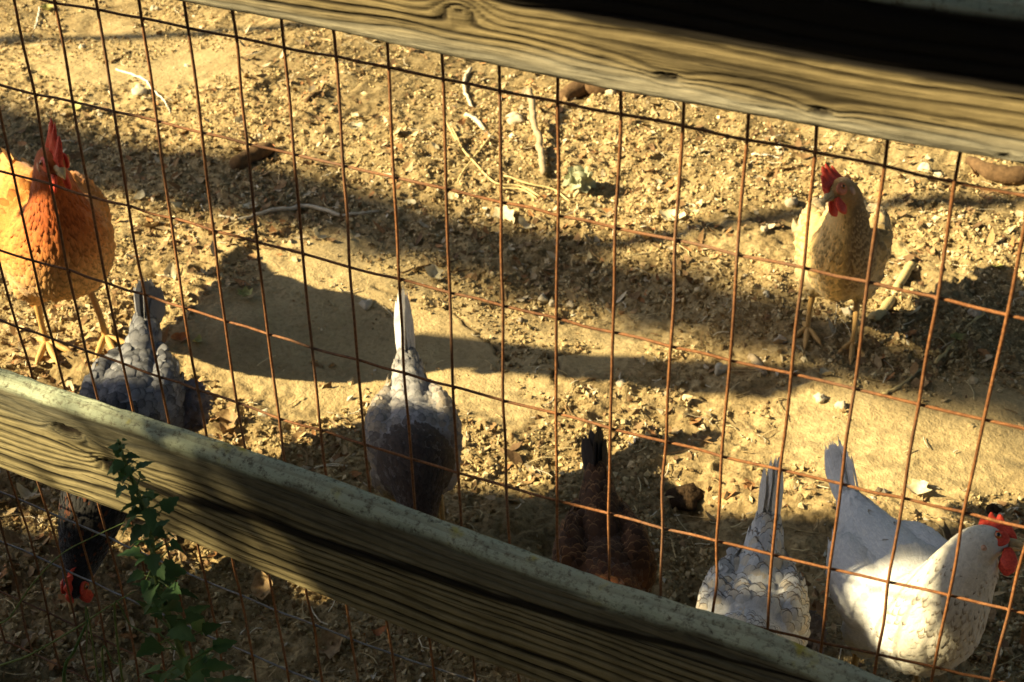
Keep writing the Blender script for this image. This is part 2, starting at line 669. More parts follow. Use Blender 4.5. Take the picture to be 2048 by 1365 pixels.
gx = axis(-1.7, 1.35, .0048, -260, 260)
gy = axis(-.05, 1.75, .0046, -260, 300)
GX, GY = np.meshgrid(gx, gy)
GH, GSM = ground_h(GX, GY)
far = np.maximum(np.maximum(-GX - 3, GX - 3), np.maximum(-GY - 3, GY - 5))
GH = GH * (1 - sstep(0, 8, far))
crack = np.zeros_like(GX)
for c in CRACK_XY:
    dmin = np.full_like(GX, 9.0)
    sel = (GX > c[:, 0].min() - .1) & (GX < c[:, 0].max() + .1) & (GY > c[:, 1].min() - .1) & (GY < c[:, 1].max() + .1)
    px = GX[sel] + .012 * (vnoise(GX[sel] * 60, GY[sel] * 60, 3) - .5)
    py = GY[sel] + .012 * (vnoise(GX[sel] * 60, GY[sel] * 60, 4) - .5)
    dm = np.full(px.shape, 9.0)
    for a, b in zip(c[:-1], c[1:]):
        ab = b - a
        t = np.clip(((px - a[0]) * ab[0] + (py - a[1]) * ab[1]) / (ab @ ab), 0, 1)
        dm = np.minimum(dm, np.hypot(px - a[0] - t * ab[0], py - a[1] - t * ab[1]))
    dmin[sel] = dm
    crack = np.maximum(crack, 1 - sstep(.001, .0055, dmin))
GH = GH - .010 * crack
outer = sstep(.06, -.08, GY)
ny, nx = GX.shape
I = np.arange(ny * nx).reshape(ny, nx)
GF = np.stack([I[:-1, :-1], I[:-1, 1:], I[1:, 1:], I[1:, :-1]], -1).reshape(-1, 4)
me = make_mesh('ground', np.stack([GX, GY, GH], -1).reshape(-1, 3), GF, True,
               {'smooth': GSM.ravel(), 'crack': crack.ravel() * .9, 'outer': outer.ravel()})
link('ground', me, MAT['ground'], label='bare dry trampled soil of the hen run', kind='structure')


def gz(x, y):
    return float(ground_h(np.array([x], float), np.array([y], float))[0][0])


# ------------------------------------------------------------------ loose ground litter (uncountable)
def scatter_xy(n, power=1.0):
    """points on the visible ground, denser close to the camera."""
    out = []
    tot = 0
    while tot < n:
        u = rng.uniform(-60, 2110, n)
        v = rng.uniform(-30, 1420, n)
        d = np.stack([(u - 1024) / FPX, (v - 682.5) / FPX, np.ones(n)], 1) @ CAMR
        t = -CAMC[2] / d[:, 2]
        p = CAMC[:2] + d[:, :2] * t[:, None]
        w = (t / t.max()) ** power
        keep = (rng.random(n) < w) & (p[:, 1] > -.25) & (p[:, 1] < 4.5)
        out.append(p[keep])
        tot += keep.sum()
    return np.vstack(out)[:n]


def rand_rot(n):
    q = rng.normal(size=(n, 4))
    q /= np.linalg.norm(q, axis=1, keepdims=True)
    w, x, y, z = q.T
    return np.stack([np.stack([1 - 2 * (y * y + z * z), 2 * (x * y - z * w), 2 * (x * z + y * w)], -1),
                     np.stack([2 * (x * y + z * w), 1 - 2 * (x * x + z * z), 2 * (y * z - x * w)], -1),
                     np.stack([2 * (x * z - y * w), 2 * (y * z + x * w), 1 - 2 * (x * x + y * y)], -1)], 1)


OCT = np.array([(1, 0, 0), (-1, 0, 0), (0, 1, 0), (0, -1, 0), (0, 0, 1), (0, 0, -1)], float)
OCTF = np.array([(0, 2, 4), (2, 1, 4), (1, 3, 4), (3, 0, 4), (2, 0, 5), (1, 2, 5), (3, 1, 5), (0, 3, 5)])


def crumbs(n, smin, smax, flat, palette, seed, thresh):
    xy = scatter_xy(int(n * 2.0), 1.6)
    x, y = xy[:, 0], xy[:, 1]
    dens = fbm(x * 5, y * 5, seed, 3) + .25 * (vnoise(x * 23, y * 23, seed + 5) - .5)
    sm = smooth_mask(x, y)
    keep = (dens + .22 * (rng.random(len(x)) - .5) > thresh + .29 * sm)
    x, y = x[keep][:n], y[keep][:n]
    n = len(x)
    h, _ = ground_h(x, y)
    s = smin * (smax / smin) ** (rng.random(n) ** 2.2)
    R = rand_rot(n)
    sc = rng.uniform(.55, 1.3, (n, 6, 1)) * np.array([1, .8, flat])
    V = (OCT[None] * sc) * s[:, None, None]
    V = np.einsum('nij,nkj->nki', R, V)
    V = V + np.stack([x, y, h + s * .25], -1)[:, None, :]
    F = (OCTF[None] + (np.arange(n) * 6)[:, None, None]).reshape(-1, 3)
    pal = np.array(palette)
    c = pal[rng.integers(0, len(pal), n)] * rng.uniform(.75, 1.25, (n, 1))
    c = np.repeat(np.c_[c, np.ones(n)], 6, 0)
    return V.reshape(-1, 3), F, c


SOIL = [(.44, .34, .175), (.39, .295, .145), (.32, .23, .11), (.52, .42, .24), (.22, .145, .065), (.36, .275, .135)]
V1, F1, C1 = crumbs(85000, .0016, .0080, .8, SOIL, 101, .40)
me = make_mesh('soil_crumbs', V1, F1, False, {'col': C1})
link('soil_crumbs', me, MAT['crumb'], label='loose crumbs of dry soil scattered over the run', cat='soil', kind='stuff')
CHIP = [(.52, .41, .24), (.60, .50, .32), (.36, .25, .13), (.22, .13, .065), (.62, .55, .42), (.44, .34, .19), (.30, .20, .10), (.24, .15, .075)]
V2, F2, C2 = crumbs(8000, .003, .012, .28, CHIP, 140, .47)
me = make_mesh('wood_chips', V2, F2, False, {'col': C2})
link('wood_chips', me, MAT['chip'], label='small pale wood chips and bark flakes littering the soil', cat='wood chips', kind='stuff')


def straw_bits(n):
    xy = scatter_xy(n * 2, 1.4)
    sm = smooth_mask(xy[:, 0], xy[:, 1])
    xy = xy[rng.random(len(xy)) > .7 * sm][:n]
    Vs, Fs, Cs = [], [], []
    off = 0
    for (x, y) in xy:
        L = .008 + .05 * rng.random() ** 2.2
        a = rng.uniform(0, 2 * math.pi)
        bend = rng.normal(0, .5)
        r = rng.uniform(.0006, .0014)
        pts = []
        for k in range(4):
            t = k / 3 - .5
            aa = a + bend * t
            pts.append((x + L * t * math.cos(aa), y + L * t * math.sin(aa)))
        pts = np.array(pts)
        h = ground_h(pts[:, 0], pts[:, 1])[0]
        hz = .6 * h + .4 * h.max() + r + .0015 + abs(rng.normal(0, .002))
        tdir = np.array([math.cos(a), math.sin(a), 0])
        s1 = np.array([-tdir[1], tdir[0], 0])
        s2 = np.array([0, 0, 1.0])
        for k in range(4):
            c = np.array([pts[k, 0], pts[k, 1], hz[k]])
            for q in range(3):
                an = q * 2 * math.pi / 3 + .5
                Vs.append(c + r * (math.cos(an) * s1 + math.sin(an) * s2))
        for k in range(3):
            for q in range(3):
                q2 = (q + 1) % 3
                Fs.append((off + k * 3 + q, off + k * 3 + q2, off + k * 3 + 3 + q2, off + k * 3 + 3 + q))
        off += 12
        col = np.array([(.58, .47, .26), (.46, .34, .17), (.30, .19, .09), (.66, .58, .42)][rng.integers(0, 4)]) * rng.uniform(.8, 1.2)
        Cs += [(col[0], col[1], col[2], 1)] * 12
    me = make_mesh('straw_bits', np.array(Vs), np.array(Fs), True, {'col': np.array(Cs)})
    link('straw_bits', me, MAT['chip'], label='short bits of straw and dry stalks strewn over the soil', cat='straw', kind='stuff')


straw_bits(1700)


def flakes(n):
    xy = scatter_xy(n * 3, 1.5)
    x, y = xy[:, 0], xy[:, 1]
    d = fbm(x * 2.6, y * 2.6, 61, 3) + .25 * np.exp(-((y - 1.55 - .15 * x) / .45) ** 2) - .35 * smooth_mask(x, y)
    xy = xy[d > .53][:n]
    n = len(xy)
    h, _ = ground_h(xy[:, 0], xy[:, 1])
    L = .0045 + .013 * rng.random(n) ** 2
    q = np.array([(-1, 0, .12), (-.35, .42, .0), (-.3, -.42, .05), (.0, .0, -.05), (.4, .36, .06), (.45, -.38, .0), (1, 0, .2)])
    q = q[None] * (1 + rng.normal(0, .22, (n, 7, 3)))
    R = np.zeros((n, 3, 3))
    a = rng.uniform(0, 6.3, n)
    tl = rng.normal(0, .45, (n, 2))
    ca, sa = np.cos(a), np.sin(a)
    R[:, 0, 0], R[:, 0, 1], R[:, 1, 0], R[:, 1, 1], R[:, 2, 2] = ca, -sa, sa, ca, 1
    R[:, 2, 0], R[:, 2, 1] = tl[:, 0], tl[:, 1]
    V = np.einsum('nij,nkj->nki', R, q * L[:, None, None]) + np.stack([xy[:, 0], xy[:, 1], h + .004], -1)[:, None]
    f = np.array([(0, 2, 3), (0, 3, 1), (1, 3, 4), (3, 2, 5), (3, 5, 6), (3, 6, 4)])
    F = (f[None] + (np.arange(n) * 7)[:, None, None]).reshape(-1, 3)
    pal = np.array([(.30, .19, .09), (.20, .12, .055), (.42, .31, .17), (.50, .41, .27), (.34, .17, .07), (.15, .09, .045), (.26, .17, .085)])
    c = pal[rng.integers(0, len(pal), n)] * rng.uniform(.75, 1.2, (n, 1))
    me = make_mesh('leaf_litter', V.reshape(-1, 3), F, False, {'col': np.repeat(np.c_[c, np.ones(n)], 7, 0)})
    link('leaf_litter', me, MAT['chip'], label='small broken flakes of dry leaves littering the soil', cat='leaf litter', kind='stuff')


flakes(4200)


# ------------------------------------------------------------------ fence: wire mesh
EX = [(0, 0), (0, 1), (0, 2), (0, 3), (0, 4), (1, 0), (1, 1), (1, 2), (1, 3), (2, 0), (2, 1), (2, 2), (3, 0), (3, 1), (4, 0)]
CF = [0.00202, 0.00487, 0.00035, -0.00111, 6e-05, 0.00424, 0.00095, 0.0002, 0.00199, 0.00167, -0.00068, 0.0009, -0.00298, -0.00033, -0.00286,
      -0.01175, 0.00233, 0.03902, -0.00011, -0.02589, -0.00245, 0.01704, 0.00586, 0.00628, 0.04916, 0.04251, -0.00451, 0.00971, 0.00798, -0.01657,
      0.00251, -0.0015, -0.00208, 0.00422, -0.0037, -0.00055, -0.00215, 0.00228, -0.00292, -0.00314, 0.00064, -2e-05, 0.00118, -0.00182, 8e-05]


def mesh_point(i, j):
    i = np.asarray(i, float)
    j = np.asarray(j, float)
    a = (np.clip(i, -6.5, 18.5) - 6) / 12
    b = (np.clip(j, -.6, 9.3) - 4) / 5
    B = np.stack([a ** m * b ** n for m, n in EX], -1)
    c = np.array(CF)
    k = len(EX)
    dy = B @ c[k:2 * k]
    dy = np.clip(dy, -.015, .045)
    return np.stack([.0508 * i + B @ c[:k], dy, 1.05 - .1016 * j + B @ c[2 * k:]], -1)


mesh_root = link('wire_mesh', None, label='rusty welded wire mesh stretched behind the wooden rails', cat='wire mesh')
WR = .00140
NI0, NI1 = -26, 36
for i in range(NI0, NI1 + 1):
    js = np.arange(-2.0, 10.4, .5 if -8 <= i <= 20 else 1.5)
    P = mesh_point(np.full_like(js, i), js)
    P[:, 0] += rng.normal(0, .0006, len(js))
    P[:, 1] += -WR * 1.0
    V, F = tube(P, np.full(len(P), WR), 8, 3, (1, 0, 0))
    link('upright_wire', make_mesh('upright_wire', V, F), MAT['wire'], mesh_root)
for j in range(-2, 11):
    isx = np.arange(NI0, NI1 + .1, .5)
    P = mesh_point(isx, np.full_like(isx, j))
    P[:, 2] += rng.normal(0, .0007, len(isx))
    P[:, 1] += WR * .7
    V, F = tube(P, np.full(len(P), WR * .95), 8, 2, (0, 1, 0))
    o = link('cross_wire', make_mesh('cross_wire', V, F), MAT['zinc'] if j in (7, 8) else MAT['wire'], mesh_root)
    if j in (7, 8):
        o['label'] = 'grey galvanised cross wire low on the mesh'


WV, WF = [], []
for i in range(-8, 21):
    for j in range(-2, 11):
        p = mesh_point(i, j)
        sc = WR * rng.uniform(1.15, 1.6, 3)
        o = len(WV)
        WV.extend((OCT * sc + p + [0, -.0002, 0]).tolist())
        WF.extend([tuple(int(q) + o for q in f) for f in OCTF])
link('weld_spots', make_mesh('weld_spots', np.array(WV), WF, True), MAT['wire'], mesh_root, kind='stuff')


# ------------------------------------------------------------------ fence: wooden rails
def build_rail(name, ztop, zbot, yf, yb, knots, mat, label, stain_shade_f, greyf, lichenf, period, seed, x0, x1, vx0, vx1, amp=.0026):
    xs = np.r_[np.arange(x0, vx0, .05), np.arange(vx0, vx1, .0032), np.arange(vx1, x1 + .01, .05)]
    nf = 120
    t = np.linspace(0, 1, nf)
    prof = []          # (face id, parameter)
    r = .010
    X, T = np.meshgrid(xs, t, indexing='ij')
    zt = ztop(xs) + .004 * (fbm(xs * 9, xs * 0, seed, 4) - .5) + .006 * (fbm(xs * 2.3, xs * 0 + 4, seed + 3, 2) - .5)
    zb = zbot(xs) + .005 * (fbm(xs * 7, xs * 0 + 9, seed + 1, 4) - .5)
    Z = zb[:, None] + (zt - zb)[:, None] * T
    # grain field
    phi = (Z - zb[:, None]) / period + 1.3 * (fbm(X * 1.6, Z * 14, seed + 7, 3) - .5) * 2 + .5 * (vnoise(X * 6, Z * 60, seed + 8) - .5)
    kn = np.zeros_like(X)
    for (kx, kz, rx, rz, push, dk) in knots:
        d2 = ((X - kx) / rx) ** 2 + ((Z - kz) / rz) ** 2
        dsoft = ((X - kx) / (rx * 2.8)) ** 2 + ((Z - kz) / (rz * 2.6)) ** 2
        phi = phi + push * np.tanh((Z - kz) / (rz * .9)) * np.exp(-dsoft)
        ringf = np.exp(-d2 * .9)
        phi = phi * (1 - .75 * ringf) + ringf * .75 * (np.sqrt(d2 + 1e-6) * 3.0)
        kn = np.maximum(kn, dk * (1 - sstep(.35, 1.0, np.sqrt(d2) + .5 * (vnoise(X * 220, Z * 220, seed + 4) - .5))))
    w = np.abs(((phi) % 1.0) * 2 - 1)
    groove = sstep(.40, .92, w)
    wid = vnoise(np.floor(phi) * 3.7, np.floor(phi) * 0 + 2, seed + 12)
    groove = groove * (.45 + .55 * wid)
    flat = greyf(X, Z, T)
    depth = amp * groove * (1 - .7 * flat) + .0035 * kn
    y = yf + depth + .0022 * (fbm(X * 9, Z * 40, seed + 20, 3) - .5) + .0012 * (fbm(X * 60, Z * 200, seed + 22, 2) - .5)
    # rounded upper and lower arris
    edge_t = np.clip((r - (zt[:, None] - Z)) / r, 0, 1)
    edge_b = np.clip((r * .8 - (Z - zb[:, None])) / (r * .8), 0, 1)
    y = y + r * (1 - np.sqrt(np.clip(1 - edge_t ** 2, 0, 1))) * .8 + r * .6 * (1 - np.sqrt(np.clip(1 - edge_b ** 2, 0, 1)))
    grain = np.clip(1 - groove * 1.0 + .15 * (fbm(X * 20, Z * 120, seed + 30, 2) - .5), 0, 1)
    stain_shade = stain_shade_f(X, Z, T)
    lich = lichenf(X, Z, T)
    front = np.stack([X, y, Z], -1)
    # top face, back face, bottom face
    nt = 14
    tt = np.linspace(0, 1, nt + 1)[1:]
    yt0 = y[:, -1]
    top = np.stack([np.repeat(xs[:, None], nt, 1), yt0[:, None] + (yb - yt0)[:, None] * tt[None],
                    zt[:, None] + .0025 * np.sin(tt * math.pi)[None] + .003 * (fbm(xs[:, None] * 40 + 0 * tt, tt[None] * 5 + 0 * xs[:, None], seed + 40, 3) - .5)], -1)
    back = np.stack([np.repeat(xs[:, None], 2, 1), np.full((len(xs), 2), yb), np.stack([zt * .5 + zb * .5, zb], 1)], -1)
    G = np.concatenate([front, top, back], 1)
    m = G.shape[1]
    def ext(a, topv, backv):
        return np.concatenate([a, np.full((len(xs), nt), topv) if np.isscalar(topv) else topv, np.full((len(xs), 2), backv)], 1)
    tl = np.repeat((.55 + .45 * np.sin(tt * 2.2))[None], len(xs), 0)
    at = {'grain': ext(grain, .7, .7), 'knot': ext(kn, 0, 0), 'stain_shade': ext(stain_shade, 0, 0), 'grey': ext(flat, .9, .5), 'lichen': ext(lich, tl, 0)}
    n = len(xs)
    Ix = np.arange(n * m).reshape(n, m)
    A = Ix[:-1]
    Bq = Ix[1:]
    F = np.stack([A, Bq, np.roll(Bq, -1, 1), np.roll(A, -1, 1)], -1).reshape(-1, 4)
    me = make_mesh(name, G.reshape(-1, 3), F, True, {k: v.ravel() for k, v in at.items()})
    bm = bmesh.new()
    bm.from_mesh(me)
    bmesh.ops.holes_fill(bm, edges=[e for e in bm.edges if e.is_boundary], sides=0)
    bmesh.ops.recalc_face_normals(bm, faces=bm.faces[:])
    bm.to_mesh(me)
    bm.free()
    return link(name, me, mat, label=label, cat='fence rail')


def lin(xp, zp):
    return lambda x: np.interp(x, xp, zp)


YF, YB = -.047, -.024
STREAK_X = [-.06, -.03, .013, .085, .182, .253, .369, .478, .581, .677, 1.0]
STREAK_Z = [.552, .546, .530, .526, .537, .531, .535, .537, .546, .557, .58]


def streak(X, Z, T):
    zc = np.interp(X, STREAK_X, STREAK_Z) + .004 * (fbm(X * 12, X * 0, 3, 3) - .5)
    w = np.interp(X, [-.08, -.02, .1, .2, .3, .5, .65, .8], [.0005, .002, .007, .009, .007, .006, .004, .0005])
    d = np.abs(Z - zc) / np.maximum(w, 1e-4)
    return (1 - sstep(.55, 1.5, d + .8 * (fbm(X * 18, Z * 160, 8, 3) - .5))) * (X > -.07) * .93


rail_low = build_rail('fence_rail', lin([-3, -.12, .08, .26, .43, .58, .72, .83, 3], [.66, .609, .605, .602, .591, .585, .586, .573, .52]),
                      lin([-3, -.155, .014, .182, .334, .476, 3], [.56, .472, .467, .452, .443, .435, .36]), YF, YB,
                      [(-.055, .570, .024, .0085, 1.8, 1.0), (.000, .538, .026, .014, 2.2, 1.0), (.618, .578, .026, .008, 1.0, .35)],
                      MAT['wood_low'], 'lower weathered rail with ridged grain, dark streak and two knots',
                      streak, lambda X, Z, T: sstep(.60, .85, T + .25 * (fbm(X * 4, T * 3, 91, 3) - .5)) * .9,
                      lambda X, Z, T: sstep(.90, .975, T + .10 * (fbm(X * 22, T * 2, 92, 4) - .5)) * .95,
                      0.0115, 300, -3.4, 2.6, -.45, 1.02)


def up_shade(X, Z, T):  # near-black shade painted into the colour of the upper rail's face
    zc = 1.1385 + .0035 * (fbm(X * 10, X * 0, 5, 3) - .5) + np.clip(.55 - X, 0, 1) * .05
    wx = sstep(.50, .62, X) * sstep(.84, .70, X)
    shade_band = .55 * wx * np.exp(-((Z - (1.122 - .06 * (X - .6))) / .010) ** 2) * (.5 + fbm(X * 14, Z * 120, 44, 3))  # soft diagonal shadow, also painted into the wood colour
    return shade_band * (Z < zc) + sstep(-.0022, .0022, Z - zc + .002 * (fbm(X * 60, Z * 60, 6, 2) - .5)) * sstep(.975, .935, T) * .96


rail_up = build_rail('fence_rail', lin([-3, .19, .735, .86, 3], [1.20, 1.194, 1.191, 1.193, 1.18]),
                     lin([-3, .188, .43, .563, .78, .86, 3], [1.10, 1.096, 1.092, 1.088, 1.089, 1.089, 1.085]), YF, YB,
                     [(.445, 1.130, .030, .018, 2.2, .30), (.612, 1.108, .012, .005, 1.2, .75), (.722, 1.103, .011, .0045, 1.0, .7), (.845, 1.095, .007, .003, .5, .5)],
                     MAT['wood_up'], 'upper weathered rail with whorled knot and shade painted on its top half',
                     up_shade, lambda X, Z, T: (1 - sstep(.02, .24, T + .16 * (fbm(X * 7, T * 4, 71, 3) - .5))) * .95,
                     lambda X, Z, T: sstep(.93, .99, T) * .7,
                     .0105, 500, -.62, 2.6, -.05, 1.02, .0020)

cap = build_rail('fence_rail', lin([-3, 3], [1.497, 1.497]), lin([-3, 3], [1.354, 1.354]), -.232, -.187,
                 [], MAT['wood_up'], 'topmost rail of the fence, above the picture', lambda X, Z, T: X * 0, lambda X, Z, T: X * 0 + .4,
                 lambda X, Z, T: X * 0, .0125, 700, -.62, 2.6, 0, .02)
# slanting board added out of view on the left to cast a shadow band
bx0, bz0, bx1, bz1 = -1.80, 1.19, -1.31, 1.412
bl = math.hypot(bx1 - bx0, bz1 - bz0)
bd = np.array([(bx1 - bx0) / bl, 0, (bz1 - bz0) / bl])
bn = np.array([-bd[2], 0, bd[0]])
V = []
for k in range(31):
    c = np.array([bx0, 0, bz0]) + bd * bl * k / 30
    w = .062 * (1 + .12 * (vnoise(np.array([k * .5]), np.array([1.0]), 9)[0] - .5))
    for (yy, ss) in ((-.098, -1), (-.098, 1), (-.066, 1), (-.066, -1)):
        V.append(c + bn * w * ss + [0, yy, 0])
F = [(k * 4 + q, k * 4 + (q + 1) % 4, k * 4 + 4 + (q + 1) % 4, k * 4 + 4 + q) for k in range(30) for q in range(4)] + [(3, 2, 1, 0), (120, 121, 122, 123)]
link('shadow_board', make_mesh('shadow_board', V, F, False), MAT['post'], label='slanting board added left of the picture to cast a shadow band', cat='board')


def post(x):
    v = []
    hx, y0, y1 = .055, -.1865, -.0655
    for z in (-.2, .4, .9, 1.53):
        for k in range(12):
            a = 2 * math.pi * k / 12
            sx = math.copysign(abs(math.cos(a)) ** .45, math.cos(a)) * hx
            sy = math.copysign(abs(math.sin(a)) ** .45, math.sin(a)) * (y1 - y0) / 2 + (y0 + y1) / 2
            v.append((x + sx + rng.normal(0, .0015), sy, z))
    f = [(r * 12 + k, r * 12 + (k + 1) % 12, (r + 1) * 12 + (k + 1) % 12, (r + 1) * 12 + k) for r in range(3) for k in range(12)]
    f.append(tuple(range(36, 48)))
    return make_mesh('fence_post', v, f, True)


link('fence_post', post(-.56), MAT['post'], label='square wooden fence post just left of the picture', cat='fence post', group='fence posts outside the picture')
link('fence_post', post(-3.25), MAT['post'], label='square wooden fence post at the far left end of the lower rail', cat='fence post', group='fence posts outside the picture')
link('fence_post', post(2.45), MAT['post'], label='square wooden fence post at the right end of the rails', cat='fence post', group='fence posts outside the picture')


# ------------------------------------------------------------------ hens
FU = np.array([-1, 0, 1])
FVv = np.array([0, .3, .6, .85, 1.0])
FW = np.array([.35, .85, 1.0, .80, .30])


def feather_mesh(P, Nn, D, L, W, lift, cup, col, rim, lace, droop=.5, puff=0.0):
    n = len(P)
    S = np.cross(D, Nn)
    u = np.repeat(FU[None], 5, 0)
    v = np.repeat(FVv[:, None], 3, 1)
    w = np.repeat(FW[:, None], 3, 1)
    vt = v - .10 * (np.abs(u)) * (v > .8)          # rounded tip
    L_ = L[:, None, None]
    W_ = W[:, None, None]
    along = L_ * vt[None]
    across = W_ * (u * w)[None]
    hgt = lift[:, None, None] * L_ * (v - droop * v * v)[None] - cup[:, None, None] * W_ * (np.abs(u) ** 2 * w)[None]
    hgt = hgt + puff * W_ * ((1 - np.abs(u) ** 2) * np.sin(np.pi * np.clip(v * .95 + .05, 0, 1)) ** .7)[None]
    V = P[:, None, None, :] + along[..., None] * D[:, None, None, :] + across[..., None] * S[:, None, None, :] + hgt[..., None] * Nn[:, None, None, :]
    V = V.reshape(-1, 3)
    base = np.array([(r * 3 + c, r * 3 + c + 1, (r + 1) * 3 + c + 1, (r + 1) * 3 + c) for r in range(4) for c in range(2)])
    F = (base[None] + (np.arange(n) * 15)[:, None, None]).reshape(-1, 4)
    fuv = np.stack([np.repeat(u[None], n, 0), np.repeat(v[None], n, 0), np.repeat(lace[:, None, None], 15, 1).reshape(n, 5, 3)], -1).reshape(-1, 3)
    fc = np.repeat(np.c_[col, np.ones(n)], 15, 0)
    fr = np.repeat(np.c_[rim, np.ones(n)], 15, 0)
    return V, F, fuv, fc, fr


def remeshed(V, F, voxel, iters=5):
    me = make_mesh('tmp', V, F)
    ob = bpy.data.objects.new('tmp', me)
    COL.objects.link(ob)
    md = ob.modifiers.new('r', 'REMESH')
    md.mode = 'VOXEL'
    md.voxel_size = voxel
    ms = ob.modifiers.new('s', 'SMOOTH')
    ms.factor = .5
    ms.iterations = iters
    dg = bpy.context.evaluated_depsgraph_get()
    out = bpy.data.meshes.new_from_object(ob.evaluated_get(dg))
    bpy.data.objects.remove(ob)
    bpy.data.meshes.remove(me)
    return out


# spine control points: tail tip, tail base, rump, mid body, shoulder, neck base, mid neck, upper neck, nape, head, face, tip
SP_UP = np.array([
    (-.180, 0, .305, .010, .012), (-.145, 0, .288, .034, .034), (-.085, 0, .248, .062, .064), (-.005, 0, .215, .078, .086), (.068, 0, .222, .073, .084),
    (.112, 0, .268, .053, .058), (.126, 0, .318, .036, .041), (.130, 0, .360, .0265, .0305), (.136, 0, .392, .0225, .0265),
    (.156, 0, .407, .0205, .0240), (.176, 0, .405, .0140, .0165), (.188, 0, .401, .0065, .0080)])


def hen(name, label, loc, heading, spine, palette, scale=1.0, tail=None, nfeat=2200, comb=(.030, 0.0), seed=1, fsize=1.0, lift=.16, cup=.30, legs=True, voxel=.006, fluff=None, head_scale=1.0, puff=0.0, thin=1.0, face='comb', wing=1.0, anchor=None):
    global rng
    keep = rng
    rng = np.random.default_rng(seed)
    root = link(name, None, label=label, cat='hen', group='hens in the run')
    if anchor:
        ai, aup, au, av = anchor
        al = np.array(spine[ai][:3]) * scale + np.array([0, 0, spine[ai][4] * scale * aup])
        ca, sa = math.cos(math.radians(heading)), math.sin(math.radians(heading))
        for _ in range(4):
            wpt = onz(au, av, al[2] + loc[2])
            lx, ly = wpt[0] - al[0] * ca + al[1] * sa, wpt[1] - al[0] * sa - al[1] * ca
            feet = [(lx + ca * .02 * scale - sa * q * scale, ly + sa * .02 * scale + ca * q * scale) for q in (-.046, .046)]
            loc = (lx, ly, .5 * (gz(*feet[0]) + gz(*feet[1])) + .004)
    root.location = (loc[0], loc[1], loc[2])
    root.rotation_euler = (0, 0, math.radians(heading))
    root.scale = (scale,) * 3
    sp = np.array(spine, float)
    Sm, sidx = catmull(sp, 6)
    C = Sm[:, :3]
    T, Sd, N = frames(C)
    parts = [tube(sp[:, :3], sp[:, 3:5], 22, 6)]
    # folded wings swell the flanks, thighs hang below
    for s in (-1, 1):
        b2, b3, b4 = sp[2], sp[3], sp[4]
        parts.append(tube([b2[:3] * .9 + sp[1][:3] * .1 + [0, s * .040, .012], b2[:3] * .4 + b3[:3] * .6 + [0, s * .058, .014], b3[:3] * .45 + b4[:3] * .55 + [0, s * .060, .012], b4[:3] + [.022, s * .045, .005]],
                          np.array([(.012, .02), (.026, .052), (.028, .056), (.012, .03)]) * [wing, 1.0], 14, 5))
        if legs:
            hx = b3[0] * .75 + b4[0] * .25
            parts.append(tube([(hx + .012, s * .036, .20), (hx + .012, s * .042, .15), (hx - .002, s * .043, .112), (hx - .012, s * .043, .088)], [.046, .040, .023, .010], 12, 4))
    V, F = merge(parts)
    body_me = remeshed(V, F, voxel)
    nv = len(body_me.vertices)
    co = np.empty(nv * 3, np.float32)
    body_me.vertices.foreach_get('co', co)
    co = co.reshape(-1, 3).astype(float)
    nr = np.empty(nv * 3, np.float32)
    body_me.vertices.foreach_get('normal', nr)
    nr = nr.reshape(-1, 3).astype(float)
    body_me.calc_loop_triangles()
    lt = np.empty(len(body_me.loop_triangles) * 3, np.int32)
    body_me.loop_triangles.foreach_get('vertices', lt)
    lt = lt.reshape(-1, 3)

    def spine_of(pts):
        d = ((pts[:, None, :] - C[None]) ** 2).sum(-1) / (.02 + Sm[None, :, 3]) ** 1.0
        k = d.argmin(1)
        return sidx[k], k

    vs, vk = spine_of(co)
    lat = co[:, 1]
    bc, _, _ = palette(vs, co, rng.random(nv) * 0 + .5, C[vk], rng)
    at = body_me.attributes.new('fcol', 'FLOAT_COLOR', 'POINT')
    # the face in front of the eye is bare skin
    at.data.foreach_set('color', np.c_[bc, np.ones(nv)].astype(np.float32).ravel())
    body_me.polygons.foreach_set('use_smooth', np.ones(len(body_me.polygons), bool))
    body_me.name = 'body'
    link('body', body_me, MAT['down'], root)
    # head frame
    hk = int(np.argmin(abs(sidx - 9.2)))
    H = C[hk]
    hf = C[int(np.argmin(abs(sidx - 10.6)))] - C[int(np.argmin(abs(sidx - 8.6)))]
    hf /= np.linalg.norm(hf)
    hs = Sd[hk] - hf * (Sd[hk] @ hf)
    hs /= np.linalg.norm(hs)
    hu = np.cross(hf, hs)
    HA = np.stack([hf, hs, hu])           # rows: forward, left, up
    hs_ = head_scale
    fmat = MAT[face]

    def hp(x, y, z):
        return H + (np.array([x, y, z]) * hs_) @ HA

    eyes = [hp(.006, s * .0185, .004) for s in (-1, 1)]
    # feathers
    tri = co[lt]
    area = .5 * np.linalg.norm(np.cross(tri[:, 1] - tri[:, 0], tri[:, 2] - tri[:, 0]), axis=1)
    cen = tri.mean(1)
    ts, tk = spine_of(cen)
    dens = np.interp(ts, [0, 2, 4, 5, 6.5, 8, 9, 11], [1, 1, 1.1, 1.6, 2.6, 6, 12, 12])
    de = np.min([np.linalg.norm(cen - e, axis=1) for e in eyes], 0)
    bare = (de < .0135 * hs_) | (ts > 10.0) | (cen[:, 2] < .092)
    wgt = area * dens * (~bare)
    pick = rng.choice(len(lt), nfeat, p=wgt / wgt.sum())
    r1, r2 = rng.random(nfeat), rng.random(nfeat)
    fl = r1 + r2 > 1
    r1[fl], r2[fl] = 1 - r1[fl], 1 - r2[fl]
    P = tri[pick, 0] + r1[:, None] * (tri[pick, 1] - tri[pick, 0]) + r2[:, None] * (tri[pick, 2] - tri[pick, 0])
    Nn = nr[lt[pick]].mean(1)
    Nn /= np.linalg.norm(Nn, axis=1, keepdims=True) + 1e-9
    fs, fk = spine_of(P)
